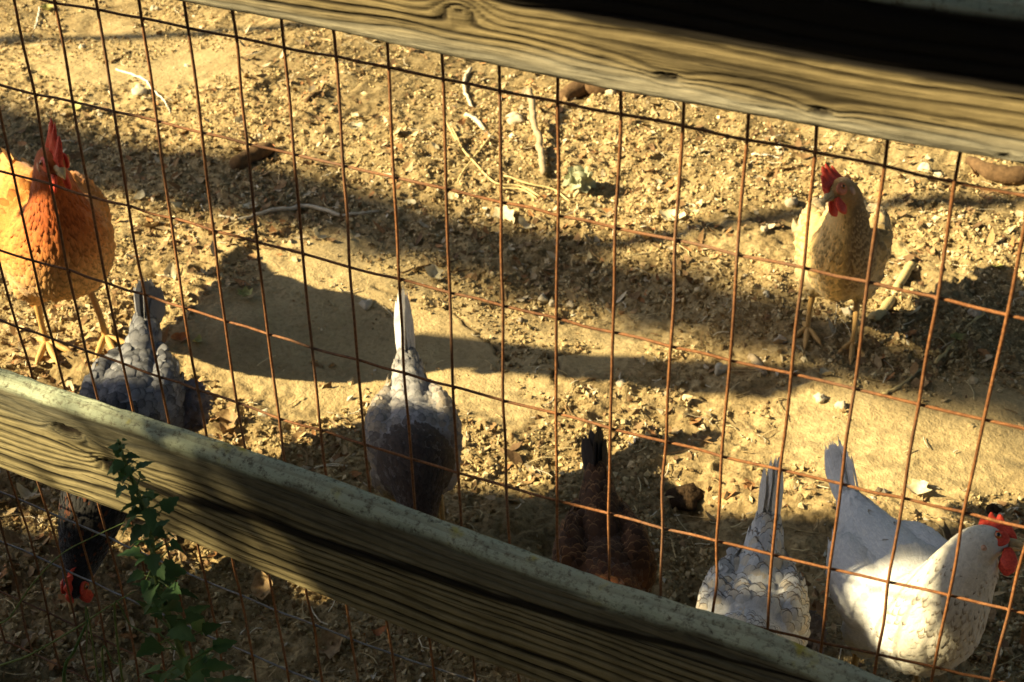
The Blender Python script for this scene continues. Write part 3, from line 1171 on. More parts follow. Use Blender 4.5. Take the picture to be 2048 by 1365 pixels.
    D = -T[fk] + rng.normal(0, .10, (nfeat, 3))
    low = P[:, 2] < C[fk][:, 2] - .03
    D[low] += np.array([0, 0, -.45])
    D -= Nn * (D * Nn).sum(1, keepdims=True)
    D /= np.linalg.norm(D, axis=1, keepdims=True) + 1e-9
    L = np.interp(fs, [0, 1, 2, 3, 4, 5, 6, 7, 8, 9, 11], [.036, .040, .040, .036, .030, .030, .032, .024, .014, .009, .007]) * rng.uniform(.8, 1.2, nfeat) * fsize
    W = np.interp(fs, [0, 1, 2, 3, 4, 5, 6, 7, 8, 9, 11], [.009, .011, .0125, .0125, .0115, .0080, .0055, .0040, .0030, .0024, .002]) * rng.uniform(.85, 1.15, nfeat) * fsize * thin
    col, rim, lace = palette(fs, P, rng.random(nfeat), C[fk], rng)
    fv = feather_mesh(P - Nn * .0015, Nn, D, L, W, np.full(nfeat, lift) * rng.uniform(.6, 1.4, nfeat), np.full(nfeat, cup), col, rim, lace, puff=puff)
    sets = [fv]
    # wing quills, folded along each flank
    for s in (-1, 1):
        n = 9
        q = np.linspace(0, 1, n)
        A = sp[3][:3] * .7 + sp[4][:3] * .3
        Bq = sp[2][:3] * .55 + sp[1][:3] * .45
        p = A[None] + (sp[2][:3] - A)[None] * (.35 * q[:, None]) + np.stack([q * 0, s * (.080 + .006 * q), .030 - .055 * q], -1)
        tgt = Bq[None] + np.stack([q * 0 - .03, s * (.030 + .012 * q), .012 - .035 * q], -1)
        d = tgt - p
        d += rng.normal(0, .003, d.shape)
        Lw = np.linalg.norm(d, axis=1)
        d /= Lw[:, None]
        nn = np.tile(np.array([0, s * 1.0, .35]), (n, 1))
        nn -= d * (nn * d).sum(1, keepdims=True)
        nn /= np.linalg.norm(nn, axis=1, keepdims=True)
        c_, r_, l_ = palette(np.full(n, 2.4), p, rng.random(n), np.tile(sp[2][:3], (n, 1)), rng)
        sets.append(feather_mesh(p, nn, d, Lw * rng.uniform(.85, 1.0, n), np.full(n, .0145), np.full(n, .03), np.full(n, .3), c_, r_, l_))
    off = 0
    Vv, Ff, A1, A2, A3 = [], [], [], [], []
    for (v, f, a1, a2, a3) in sets:
        Vv.append(v)
        Ff.append(f + off)
        A1.append(a1)
        A2.append(a2)
        A3.append(a3)
        off += len(v)
    me = make_mesh('plumage', np.vstack(Vv), np.vstack(Ff), True, {'fuv': np.vstack(A1), 'fcol': np.vstack(A2), 'frim': np.vstack(A3)})
    link('plumage', me, MAT['plume'], root, kind='stuff')
    # tail feathers, each its own part
    tl = dict(base=.016, n=11, angle=55, spread=14, length=.15, width=.021, fan=16, col=(.3, .3, .3), rim=(.2, .2, .2), lace=.3)
    tl.update(tail or {})
    nt = tl['n']
    b = sp[1][:3] * .55 + sp[0][:3] * .45
    for k in range(nt):
        g = (k / (nt - 1) - .5) * 2 if nt > 1 else 0
        el = math.radians(tl['angle'] - abs(g) * tl['fan'] + rng.normal(0, 1.5))
        az = math.radians(g * tl['spread'] + rng.normal(0, 1.0))
        d = np.array([-math.cos(el) * math.cos(az), math.sin(az), math.sin(el)])
        d /= np.linalg.norm(d)
        nn = np.array([0.25, (1 if g >= 0 else -1) * 1.0, .35])
        nn -= d * (nn @ d)
        nn /= np.linalg.norm(nn)
        Lk = tl['length'] * rng.uniform(.88, 1.05) * (1 - .18 * abs(g))
        p = b + np.array([.012 * rng.random(), g * tl['base'], -.006 * abs(g)])
        cc = np.array(tl['col']) * rng.uniform(.9, 1.1)
        v, f, a1, a2, a3 = feather_mesh(p[None], nn[None], d[None], np.array([Lk]), np.array([tl['width'] * rng.uniform(.9, 1.1)]), np.array([.10]), np.array([.22]), cc[None], np.array(tl['rim'])[None], np.array([tl['lace']]), droop=.9)
        me = make_mesh('tail_feather', v, f, True, {'fuv': a1, 'fcol': a2, 'frim': a3})
        link('tail_feather', me, MAT['plume'], root)
    # fluff at the flanks
    if fluff:
        for (fx, fy, fz, fr, fcol) in fluff:
            v, f = ellipsoid((fx, fy, fz), (fr, fr * .8, fr * 1.1), 16, 10)
            v = v + rng.normal(0, .0015, v.shape)
            me = make_mesh('fluff', v, f, True, {'fcol': np.tile(np.array([*fcol, 1.0]), (len(v), 1))})
            fo = link('fluff', me, MAT['down'], root)
            nn_ = v - np.array([fx, fy, fz])
            pk = rng.integers(0, len(v), 420)
            n2 = nn_[pk] / np.linalg.norm(nn_[pk], axis=1, keepdims=True)
            d2 = rng.normal(0, 1, n2.shape) + np.array([-.6, 0, -.6])
            d2 -= n2 * (d2 * n2).sum(1, keepdims=True)
            d2 /= np.linalg.norm(d2, axis=1, keepdims=True)
            cf = np.array(fcol)[None] * rng.uniform(.8, 1.2, (420, 1))
            v2, f2, a1, a2, a3 = feather_mesh(v[pk], n2, d2, np.full(420, .018), np.full(420, .003), np.full(420, .6), np.full(420, .1), cf, cf, np.zeros(420))
            link('down_tuft', make_mesh('down_tuft', v2, f2, True, {'fuv': a1, 'fcol': a2, 'frim': a3}), MAT['plume'], fo, kind='stuff')
    # ---- head parts
    ch, flop = comb
    nxs = 34
    xs = np.linspace(.034, -.030, nxs)
    q = np.linspace(0, 1, nxs)
    spikes = np.abs(np.sin(q * math.pi * 5.0)) ** .8
    prof = ch * (.25 + .75 * np.sin(np.clip(q * 1.05 + .08, 0, 1) * math.pi) ** .7) * (.55 + .45 * spikes)
    basez = np.interp(xs, [-.030, -.010, .010, .024, .034], [.006, .0195, .021, .014, .004])
    nz = 7
    Vc = []
    for sgn in (1, -1):
        for a in range(nxs):
            for k in range(nz):
                f = k / (nz - 1)
                th = (.0034 * (1 - f) ** .7 + .0007) * sgn
                z = basez[a] - .004 + (prof[a] + .004) * f
                yb = flop * f * f * ch + .0012 * math.sin(a * .7 + k)
                Vc.append(hp(xs[a], yb + th, z))
    Fc = []
    o1 = nxs * nz
    for a in range(nxs - 1):
        for k in range(nz - 1):
            i0 = a * nz + k
            Fc.append((i0, i0 + nz, i0 + nz + 1, i0 + 1))
            Fc.append((o1 + i0, o1 + i0 + 1, o1 + i0 + nz + 1, o1 + i0 + nz))
        Fc.append((a * nz + nz - 1, (a + 1) * nz + nz - 1, o1 + (a + 1) * nz + nz - 1, o1 + a * nz + nz - 1))
        Fc.append((a * nz, o1 + a * nz, o1 + (a + 1) * nz, (a + 1) * nz))
    for k in range(nz - 1):
        Fc.append((k, k + 1, o1 + k + 1, o1 + k))
        e = (nxs - 1) * nz
        Fc.append((e + k, o1 + e + k, o1 + e + k + 1, e + k + 1))
    link('comb', make_mesh('comb', Vc, Fc), MAT['comb'], root)
    for s in (-1, 1):
        path = [hp(.020, s * .007, -.010), hp(.021, s * .009, -.020), hp(.020, s * .011, -.032), hp(.018, s * .0115, -.042)]
        v, f = tube(path, [(.004, .006), (.0045, .0095), (.0042, .0115), (.0015, .003)], 12, 4, tuple(hs))
        link('wattle', make_mesh('wattle', v, f), MAT['comb'], root)
        v, f = ellipsoid(hp(.008, s * .0155, .0015), np.array([.0150, .0042, .0115]) * hs_, 16, 10, HA)
        link('face_skin', make_mesh('face_skin', v, f), fmat, root)
        v, f = ellipsoid(hp(-.012, s * .0185, -.010), np.array([.0058, .003, .0085]) * hs_, 12, 8, HA)
        link('earlobe', make_mesh('earlobe', v, f), MAT['lobe'], root)
        v, f = ellipsoid(hp(.007, s * .0188, .0045), np.array([.0052, .0036, .0050]) * hs_, 14, 9, HA)
        eo = link('eye', make_mesh('eye', v, f), MAT['iris'], root)
        v, f = ellipsoid(hp(.0075, s * .0208, .0047), np.array([.0032, .0022, .0032]) * hs_, 10, 7, HA)
        link('pupil', make_mesh('pupil', v, f), MAT['pupil'], eo)
    up = tube([hp(.022, 0, .001), hp(.032, 0, .0005), hp(.041, 0, -.003), hp(.0465, 0, -.0085)], [(.0085, .0075), (.0068, .0062), (.0042, .0042), (.0006, .0006)], 12, 4, tuple(hs))
    lo = tube([hp(.022, 0, -.006), hp(.032, 0, -.0075), hp(.0415, 0, -.0085)], [(.0065, .0040), (.0048, .0030), (.0012, .001)], 10, 4, tuple(hs))
    v, f = merge([up, lo])
    link('beak', make_mesh('beak', v, f), MAT['beak'], root)
    # ---- legs
    if legs:
        hx = sp[3][0] * .75 + sp[4][0] * .25
        for s in (-1, 1):
            fx, fy = hx + .010 + (.022 if s > 0 else -.012), s * .046
            pcs = [tube([(hx - .012, s * .043, .105), (hx - .012, s * .044, .085), (fx - .008, fy, .045), (fx, fy, .012), (fx, fy, .004)], [.0078, .0070, .0052, .0058, .0055], 10, 4)]
            for a, ln in ((-34, .050), (0, .060), (34, .050), (180 - s * 20, .026)):
                a = math.radians(a)
                d = np.array([math.cos(a), math.sin(a), 0])
                p0 = np.array([fx, fy, .007])
                pcs.append(tube([p0, p0 + d * ln * .35 + [0, 0, .003], p0 + d * ln * .7, p0 + d * ln * .92 + [0, 0, -.001], p0 + d * ln * 1.15 + [0, 0, -.004]], [.0068, .0060, .0054, .0045, .0008], 9, 3))
            v, f = merge(pcs)
            link('leg', make_mesh('leg', v, f), MAT['leg'], root)
    rng = keep
    return root


def A(*c):
    return np.array(c, float)


def lerp(a, b, t):
    t = np.asarray(t)[:, None]
    return a * (1 - t) + b * t


def pal_buff(s, p, r, c, g):
    t = sstep(4.3, 6.2, s)
    col = lerp(A(.54, .215, .048), A(.37, .085, .014), t)
    under = sstep(.01, -.05, p[:, 2] - c[:, 2]) * (1 - t)
    col = lerp(col, A(.68, .42, .16), under * .8)
    col = col * 1.18 * (.72 + .55 * r)[:, None]
    rim = lerp(col * 1.3, col * .42, (r > .5).astype(float))
    return col, rim, np.full(len(s), .95)


def pal_blue(s, p, r, c, g):
    t = sstep(4.0, 5.0, s)
    col = lerp(A(.160, .162, .180), A(.012, .011, .012), t)
    col = col * (.65 + .7 * r)[:, None]
    col = col * 1.25
    rust = (t > .5) & (r > .80) & (p[:, 1] < 0)
    col[rust] = A(.11, .035, .014)
    rim = col * .30
    return col, rim, np.full(len(s), 1.0)


def pal_lavender(s, p, r, c, g):
    side = np.clip(np.abs(p[:, 1]) / .07, 0, 1)
    col = lerp(A(.36, .355, .37), A(.40, .33, .25), side * (.4 + .6 * (r > .5)))
    t = sstep(3.6, 4.6, s)
    col = lerp(col, A(.060, .040, .030), t)
    col = col * (.75 + .5 * r)[:, None]
    rim = lerp(col * .50, col * .8, (r > .7).astype(float))
    return col, rim, np.full(len(s), 1.0)


def pal_brown(s, p, r, c, g):
    t = sstep(4.0, 5.2, s)
    col = lerp(A(.085, .038, .016), A(.12, .042, .014), t)
    col = col * (.6 + .8 * r)[:, None]
    rim = lerp(A(.27, .135, .05), A(.22, .10, .03), t) * (.6 + .7 * r)[:, None]
    return col, rim, np.full(len(s), 1.2)


def pal_splash(s, p, r, c, g):
    col = lerp(A(.66, .65, .64), A(.60, .53, .43), (r > .72).astype(float))
    col = col * (.85 + .3 * r)[:, None]
    rim = lerp(A(.10, .088, .085), A(.20, .145, .10), (r > .5).astype(float))
    return col, rim, np.full(len(s), 1.2)


def pal_white(s, p, r, c, g):
    t = sstep(4.1, 5.0, s)
    col = lerp(A(.76, .76, .76), A(.62, .58, .49), t)
    q = g.random(len(s))
    spot = q < (.012 + .22 * t)
    rim = col * .90
    rim[spot] = lerp(A(.12, .09, .06), A(.36, .29, .20), g.random(spot.sum()))
    lace = np.full(len(s), .5)
    lace[spot] = 1.0
    return col, rim, lace


def pal_tan(s, p, r, c, g):
    f = p[:, 0] - c[:, 0]
    t = sstep(4.3, 5.3, s)
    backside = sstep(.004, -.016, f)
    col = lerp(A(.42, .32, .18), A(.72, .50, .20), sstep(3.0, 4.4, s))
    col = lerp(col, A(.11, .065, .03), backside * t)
    col = lerp(col, A(.28, .22, .15), (1 - sstep(2.0, 3.4, s)) * .8)
    under = sstep(.0, -.06, p[:, 2] - c[:, 2]) * (1 - t)
    col = lerp(col, A(.64, .50, .27), under * .6)
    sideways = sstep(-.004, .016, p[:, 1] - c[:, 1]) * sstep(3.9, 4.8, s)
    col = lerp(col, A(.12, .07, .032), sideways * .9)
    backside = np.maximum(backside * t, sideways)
    col = lerp(col, A(.40, .23, .085), sstep(7.4, 8.4, s) * .8)
    col = col * (.8 + .4 * r)[:, None]
    rim = lerp(col * (.42 + .85 * (r > .45))[:, None], A(.52, .38, .19), backside)
    return col, rim, np.full(len(s), 1.0)


def spine_mod(**kw):
    s = SP_UP.copy()
    for k, v in kw.items():
        s[int(k[1:])] = v
    return s


def bend_head(s, deg, start=6, pivot=None):
    """turn everything from the mid neck on about the vertical."""
    s = s.copy()
    p = s[start][:3].copy()
    for k in range(start + 1, len(s)):
        f = min(1, (k - start) / 2.5)
        a = math.radians(deg * f)
        d = s[k][:3] - p
        s[k][0] = p[0] + d[0] * math.cos(a) - d[1] * math.sin(a)
        s[k][1] = p[1] + d[0] * math.sin(a) + d[1] * math.cos(a)
    return s


# 1 orange hen at the left edge
def slim(s):
    s[1][3:5] = (.026, .030)
    s[2][3:5] = (.045, .056)
    return s


sp = spine_mod(k0=(-.175, 0, .238, .010, .012), k1=(-.145, 0, .236, .030, .032), k2=(-.085, 0, .222, .060, .064))
sp[4][3:5] = (.088, .094)
sp[3][3:5] = (.092, .096)
sp[5][3:5] = (.066, .070)
sp[6][3:5] = (.044, .048)
sp[7][3:5] = (.031, .034)
hen('hen', 'orange hen with tall red comb, cut by the left edge', (-.86, .74, .0), -34, bend_head(sp, 4), pal_buff, 1.08,
    dict(col=(.55, .30, .10), rim=(.40, .18, .05), angle=4, length=.12), 5200, comb=(.052, .10), seed=11, fsize=.78, lift=.22, puff=.10, thin=.72, wing=1.25, anchor=(9, 0, 105, 322))

# 2 blue grey hen reaching down under the lower rail
sp = slim(spine_mod(k4=(.068, 0, .215, .074, .080), k5=(.122, -.008, .216, .070, .068), k6=(.180, -.020, .196, .064, .062), k7=(.238, -.034, .162, .056, .054), k8=(.292, -.046, .118, .040, .040),
               k9=(.326, -.052, .092, .025, .027), k10=(.346, -.056, .074, .0150, .0175), k11=(.355, -.058, .064, .0065, .008)))
hen('hen', 'blue grey hen with scalloped back, black neck and head under lower rail', (-.335, .375, .0), -64, sp, pal_blue, .84,
    dict(col=(.19, .19, .21), rim=(.09, .09, .10), angle=64, length=.105, spread=9, fan=30, n=11, width=.026), 2200, comb=(.030, .25), seed=12, fsize=.88, lift=.30, cup=.10, puff=.22,
    fluff=[(-.03, .098, .19, .040, (.21, .185, .205))], anchor=(3, 1, 256, 735), head_scale=1.15)

# 3 lavender hen in the middle
sp = slim(spine_mod(k4=(.066, 0, .222, .074, .080), k5=(.112, 0, .240, .064, .064), k6=(.155, 0, .240, .050, .050), k7=(.195, 0, .225, .038, .040), k8=(.228, 0, .205, .028, .031),
               k9=(.250, 0, .188, .0215, .0245), k10=(.268, 0, .174, .0140, .0165), k11=(.277, 0, .166, .0065, .008)))
hen('hen', 'lavender grey hen with pale upright tail, centre of the fence', (.105, .430, .0), -58, sp, pal_lavender, .80,
    dict(col=(.64, .62, .60), rim=(.48, .45, .43), angle=66, length=.165, spread=-2, fan=9, n=9, width=.017), 3800, comb=(.024, .1), seed=13, fsize=.66, lift=.28, cup=.10, puff=.18, anchor=(3, 1, 822, 805))

# 4 dark brown hen
sp = slim(spine_mod(k3=(-.005, 0, .205, .060, .074), k4=(.060, 0, .212, .062, .072), k5=(.105, .003, .226, .052, .052), k6=(.150, .004, .216, .040, .042), k7=(.186, .004, .200, .030, .033), k8=(.212, .004, .182, .0240, .027),
               k9=(.230, .004, .166, .0205, .0235), k10=(.244, .004, .152, .0140, .0165), k11=(.251, .004, .144, .0065, .008)))
hen('hen', 'dark brown gold-laced hen with black tail behind lower rail', (.440, .345, .0), -62, sp, pal_brown, .76,
    dict(col=(.022, .013, .009), rim=(.03, .018, .010), angle=60, length=.110, spread=3, fan=18, n=9, width=.018), 2600, comb=(.024, .1), seed=14, fsize=.80, lift=.24, cup=.10, puff=.15, anchor=(3, 1, 1208, 1075))

# 5 pale laced hen
sp = slim(spine_mod(k4=(.066, 0, .220, .074, .080), k5=(.110, 0, .246, .062, .062), k6=(.150, 0, .255, .044, .048), k7=(.185, 0, .255, .034, .037), k8=(.212, 0, .252, .025, .028),
               k9=(.233, 0, .246, .0205, .0240), k10=(.252, 0, .236, .0140, .0165), k11=(.262, 0, .229, .0065, .008)))
hen('hen', 'cream white hen with dark laced feathers beside the white hen', (.620, .400, .0), -80, sp, pal_splash, .79,
    dict(col=(.66, .63, .58), rim=(.50, .45, .38), angle=66, length=.135, spread=-2, fan=6, n=8, width=.017), 2600, comb=(.024, .1), seed=15, fsize=.80, lift=.24, cup=.12, puff=.14,
    fluff=[(-.035, .090, .17, .034, (.17, .155, .18))], anchor=(3, 1, 1512, 1165))

# 6 white hen on the right
sp = spine_mod(k0=(-.185, 0, .250, .010, .014), k1=(-.145, 0, .238, .030, .034), k2=(-.085, 0, .222, .056, .062), k3=(-.005, 0, .210, .080, .088), k4=(.066, 0, .218, .080, .090), k5=(.108, 0, .255, .068, .074), k6=(.126, 0, .310, .056, .060), k7=(.136, 0, .356, .044, .047),
               k8=(.148, 0, .388, .034, .037), k9=(.160, 0, .403, .0265, .028))
hen('hen', 'white hen with flecked neck facing right, bottom right corner', (.765, .475, .0), -50, bend_head(sp, 66, 5), pal_white, .87,
    dict(col=(.80, .80, .80), rim=(.72, .72, .72), angle=46, length=.125, spread=1, n=12, width=.016, fan=8), 4600, comb=(.026, .05), seed=16, fsize=.80, lift=.14, cup=.12, puff=.08, anchor=(9, 0, 1978, 1088), wing=1.35)

# 7 tan hen, upper right
sp = spine_mod(k0=(-.165, 0, .245, .010, .012), k1=(-.135, 0, .238, .026, .030), k2=(-.080, 0, .222, .052, .058), k3=(-.005, 0, .210, .070, .084), k4=(.062, 0, .218, .068, .086), k5=(.104, 0, .262, .058, .064), k6=(.120, 0, .312, .044, .050), k7=(.128, 0, .354, .034, .037), k8=(.136, 0, .388, .0265, .030))
hen('hen', 'tan hen standing alone facing the camera, upper right', (.500, 1.355, .0), -78, bend_head(sp, -34), pal_tan, .92,
    dict(col=(.22, .12, .06), rim=(.16, .09, .05), angle=20, length=.06, spread=2, n=7), 4800, comb=(.034, -.10), seed=17, fsize=.80, lift=.20, puff=.08, thin=.80, face='face', anchor=(9, 0, 1680, 380))


# ------------------------------------------------------------------ things lying on the ground
def leaf_blade(L, W, lobes=0, curl=.5, fold=.3, seed=0, n=9, thick=.0006):
    g = np.random.default_rng(seed)
    V = []
    ph = g.uniform(0, 6)
    for k in range(n):
        t = k / (n - 1)
        w = W * math.sin(math.pi * min(1, t * .94 + .05)) ** .75 * (1 + (.32 * math.sin(t * math.pi * lobes * 2 + ph) if lobes else 0)) * g.uniform(.9, 1.1)
        z0 = curl * L * (t - .5) ** 2 * 1.6
        for q, u in enumerate((-1, -.5, 0, .5, 1)):
            V.append((L * (t - .5), u * w, z0 + fold * abs(u) * w + g.normal(0, .02 * L)))
    F = [(k * 5 + q, k * 5 + q + 1, (k + 1) * 5 + q + 1, (k + 1) * 5 + q) for k in range(n - 1) for q in range(4)]
    V = np.array(V)
    return V, F


def lay(me_v, u, v, rotz, tilt=(0, 0), lift=.004):
    p = onz(u, v, 0.0)
    z = gz(p[0], p[1])
    p = onz(u, v, z)
    z = gz(p[0], p[1])
    R = Matrix.Rotation(rotz, 3, 'Z') @ Matrix.Rotation(tilt[0], 3, 'X') @ Matrix.Rotation(tilt[1], 3, 'Y')
    Vn = np.asarray(me_v) @ np.array(R).T
    Vn[:, 2] -= Vn[:, 2].min()
    return Vn, (p[0], p[1], z + lift - .004)


def place_leaf(u, v, L, W, mat, label, seed, lobes=0, curl=.5, fold=.3, rot=None, cat='leaf'):
    V, F = leaf_blade(L, W, lobes, curl, fold, seed)
    g = np.random.default_rng(seed + 500)
    V, loc = lay(V, u, v, g.uniform(0, 6.3) if rot is None else rot, (g.normal(0, .25), g.normal(0, .25)))
    me = make_mesh('leaf', V, F)
    return link('dry_leaf' if cat == 'leaf' else cat.replace(' ', '_'), me, MAT[mat], label=label, cat=cat, loc=loc, group='fallen leaves' if cat == 'leaf' else None)


LEAVES = [
    (1345, 440, .060, .020, 'leafpale', 'crumpled cream leaf below the bare curved stick, left of its twin', 1, 2),
    (1385, 418, .050, .018, 'leafpale', 'bright cream curled leaf right of the crumpled cream one', 2, 2),
    (1010, 437, .062, .020, 'leafpale', 'white torn leaf below the cabbage core', 3, 3),
    (1050, 455, .040, .016, 'leafpale', 'small cream leaf scrap right of the white torn leaf', 4, 2),
    (866, 558, .046, .018, 'leafpale', 'crumpled pale tan leaf above the pale tailed lavender hen', 5, 2),
    (500, 415, .045, .018, 'leafpale', 'grey green flat leaf at the left end of the long pale twig', 6, 0),
    (355, 420, .040, .020, 'leafpale', 'pale folded leaf right of the orange hen', 7, 0),
    (340, 553, .042, .013, 'leafpale', 'small white curled leaf between orange hen and wire', 8, 0),
    (410, 585, .030, .012, 'leafdry', 'curled tan leaf on lit ground right of the white curled one', 9, 0),
    (530, 303, .046, .018, 'leaforange', 'orange brown husk leaf just above the short dark log', 10, 0),
    (690, 318, .034, .012, 'leafpale', 'white curled scrap right of the orange husk', 11, 2),
    (620, 390, .035, .015, 'leafpale', 'star shaped grey leaf above the long pale twig', 12, 3),
    (95, 20, .040, .020, 'leafyellow', 'yellow curled leaf in the top left corner', 13, 0),
    (150, 215, .038, .014, 'leafyellow', 'small yellow leaf above the orange hen', 14, 0),
    (480, 245, .036, .014, 'leafpale', 'pale scrap of leaf with a hole above the dark log', 15, 2),
    (710, 255, .040, .014, 'leafpale', 'white feathery scrap in the upper middle', 16, 2),
    (455, 850, .046, .020, 'leafdry', 'tan curled leaf right of the blue grey hen', 17, 2),
    (600, 880, .034, .014, 'leafdry', 'small brown leaf above the lower rail, left of centre', 18, 0),
    (360, 675, .034, .014, 'leaforange', 'rusty bent leaf behind the blue grey hen', 19, 0),
    (395, 683, .024, .009, 'leafyellow', 'small green leaf beside the rusty bent leaf', 20, 0),
    (1290, 490, .060, .013, 'leafdry', 'long split husk on lit ground, middle right', 21, 0),
    (1700, 705, .036, .015, 'leafdry', 'tan leaf just below the feet of the tan hen', 22, 2),
    (1820, 625, .046, .014, 'leafpale', 'white chip like leaf right of the tan hen', 23, 2),
    (1915, 680, .030, .011, 'leafyellow', 'pale green leaf in the shade right of the tan hen', 24, 0),
    (1835, 985, .036, .018, 'leafpale', 'cream crumpled leaf beside the tail shadow of the white hen', 25, 2),
    (1650, 755, .030, .012, 'leafpale', 'small pale scrap at the shade edge under the tan hen', 26, 0),
    (1840, 775, .032, .013, 'leafdry', 'grey brown leaf in the shade, far right', 27, 2),
    (1995, 530, .030, .011, 'leafyellow', 'pale yellow green leaf at the right edge', 28, 0),
    (665, 1298, .042, .020, 'leafdry', 'brown lobed leaf on dark ground under the lower rail', 29, 3),
    (917, 1300, .024, .011, 'leaforange', 'orange leaf scrap showing under the lower rail', 30, 0),
    (530, 1195, .046, .016, 'leafdry', 'brown curled leaf under the rail near the weed', 31, 0),
    (750, 1265, .036, .009, 'leaforange', 'narrow rusty leaf under the lower rail', 32, 0),
    (780, 1318, .030, .012, 'leafdry', 'small rusty leaf at the bottom edge under the rail', 33, 0),
    (60, 1290, .040, .016, 'leafdry', 'brown leaf in the dark bottom left corner', 34, 2),
    (60, 1000, .055, .011, 'leafpale', 'long pale leaf on the lit patch under the rail at left', 35, 0),
    (60, 985, .040, .010, 'leafyellow', 'green leaf beside the long pale leaf under the rail', 36, 0),
    (570, 470, .034, .014, 'leafdry', 'brown curled leaf below the long pale twig', 37, 2),
    (640, 480, .036, .014, 'leafpale', 'pale flat leaf right of the brown curled leaf below the twig', 38, 2),
    (300, 455, .050, .018, 'leafdry', 'brown torn leaf beside the breast of the orange hen', 39, 3),
    (280, 395, .034, .012, 'leafpale', 'pale scrap beside the neck of the orange hen', 40, 0),
    (900, 395, .034, .016, 'leafpale', 'grey white leaf under the grass stems', 41, 2),
    (820, 400, .030, .014, 'leafpale', 'small green white leaf left of the grass stems', 42, 0),
    (1455, 600, .026, .008, 'leafpale', 'thin pale sliver in the big shadow, middle right', 43, 0),
    (1180, 525, .040, .006, 'leafpale', 'narrow white feather like blade in the shadow', 44, 0),
]
for (u, v, L, W, mt, lb, sd, lobes) in LEAVES:
    place_leaf(u, v, L, W, mt, lb, sd, lobes, curl=.4 + .5 * (sd % 3) / 2, fold=.25 + .3 * (sd % 2))

GREEN_SPRIG = [(490, 590), (505, 600), (482, 603), (497, 585)]
root = link('weed_seedling', None, label='tiny green seedling on lit soil, left of centre', cat='seedling')
c0 = onz(492, 596, gz(*onz(492, 596)[:2]))
root.location = tuple(c0)
for k in range(6):
    V, F = leaf_blade(.022, .006, 0, .3, .2, 60 + k)
    R = Matrix.Rotation(k * 1.05, 3, 'Z') @ Matrix.Rotation(-.5, 3, 'Y')
    V = (V + np.array([.010, 0, 0])) @ np.array(R).T + [0, 0, .004]
    link('leaf', make_mesh('leaf', V, F), MAT['leafyellow'], root)


def stick(name, label, pix, rad, mat, z=None, cat='stick', wob=.0012, n=9, lift=0.0, ends=None):
    P = []
    for k, (u, v) in enumerate(pix):
        p = onz(u, v, 0)
        p = onz(u, v, gz(p[0], p[1]))
        P.append([p[0], p[1], gz(p[0], p[1])])
    P = np.array(P)
    base = P.mean(0)
    r = np.asarray(rad if not np.isscalar(rad) else [rad] * len(P), float)
    # the stick is stiff: it rests on the high points
    t = np.linspace(0, 1, len(P))
    fit = np.polyfit(t, P[:, 2], 1)
    zline = np.polyval(fit, t)
    zline += max(0, (P[:, 2] - zline).max()) * .5
    P[:, 2] = zline + r * .55 + lift + (np.array(ends) if ends is not None else 0)
    V, F = tube(P - base, r, n, 5, (0, 0, 1), wob)
    return link(name, make_mesh(name, V, F), MAT[mat], label=label, cat=cat, loc=tuple(base))


stick('stick', 'curved bare stick standing out from the soil, upper middle', [(1058, 222), (1066, 250), (1068, 275), (1078, 300), (1084, 330), (1088, 352)], [.008, .0085, .0075, .0085, .008, .007], 'stick', ends=[.05, .04, .03, .018, .008, 0])
stick('twig', 'bent pale twig below the upper rail, left of the curved stick', [(942, 140), (928, 165), (932, 195), (945, 220), (950, 236)], [.0055, .005, .0045, .004, .0035], 'stickpale', cat='twig')
stick('twig', 'short forked pale twig end left of the cream stone', [(932, 235), (955, 250), (975, 268), (988, 280)], [.007, .006, .0055, .003], 'stickpale', cat='twig')
stick('twig', 'long pale twig lying level, left of centre', [(440, 432), (480, 436), (530, 428), (572, 421), (620, 425), (680, 430), (720, 427), (757, 421)], [.003, .0035, .004, .0045, .0045, .004, .0035, .002], 'stickpale', cat='twig')
stick('log', 'short brown log half under the upper rail', [(1122, 205), (1165, 193), (1205, 183), (1238, 178)], [.018, .024, .024, .020], 'stickdark', cat='log', n=14)
stick('log', 'short dark log beside the orange husk leaf', [(472, 338), (500, 324), (525, 312), (540, 305)], [.018, .019, .019, .016], 'stickdark', cat='log', n=14)
stick('stick', 'thick pale stick lying behind the legs of the tan hen', [(1742, 645), (1770, 612), (1795, 578), (1815, 548), (1826, 534)], [.0095, .0095, .009, .0085, .007], 'straw', n=12)
stick('twig', 'thin tan twig in the shade right of the tan hen', [(1762, 792), (1800, 768), (1840, 742), (1862, 722)], [.003, .003, .0028, .0025], 'straw', cat='twig')
stick('twig', 'thin twig with a pale tip at the right, above the tan twig', [(1870, 728), (1905, 690), (1945, 650), (1975, 630)], [.0032, .003, .0026, .002], 'straw', cat='twig')
stick('stick', 'short pale stick at the shade edge below the tan hen', [(1502, 712), (1520, 735), (1530, 752)], [.007, .0085, .006], 'stick')
stick('twig', 'dark thin twig above the pale crumpled leaf', [(805, 552), (840, 541), (885, 530), (915, 520)], [.0018, .002, .002, .0015], 'stickdark', cat='twig')
stick('twig', 'dark thin twig right of the pale crumpled leaf', [(895, 545), (920, 545), (950, 543)], [.0022, .002, .001], 'stickdark', cat='twig')
stick('twig', 'small brown twig near the top left, above the white quill', [(222, 128), (245, 114), (262, 104)], [.003, .0032, .0025], 'stickdark', cat='twig')
stick('stick', 'small dark stick in the upper middle left of centre', [(612, 212), (630, 200), (645, 191)], [.006, .006, .005], 'stickdark')
stick('log', 'dark bark piece at the right edge under the upper rail', [(1935, 330), (1975, 344), (2015, 356), (2060, 366)], [.010, .018, .022, .020], 'stickdark', cat='log', n=12)
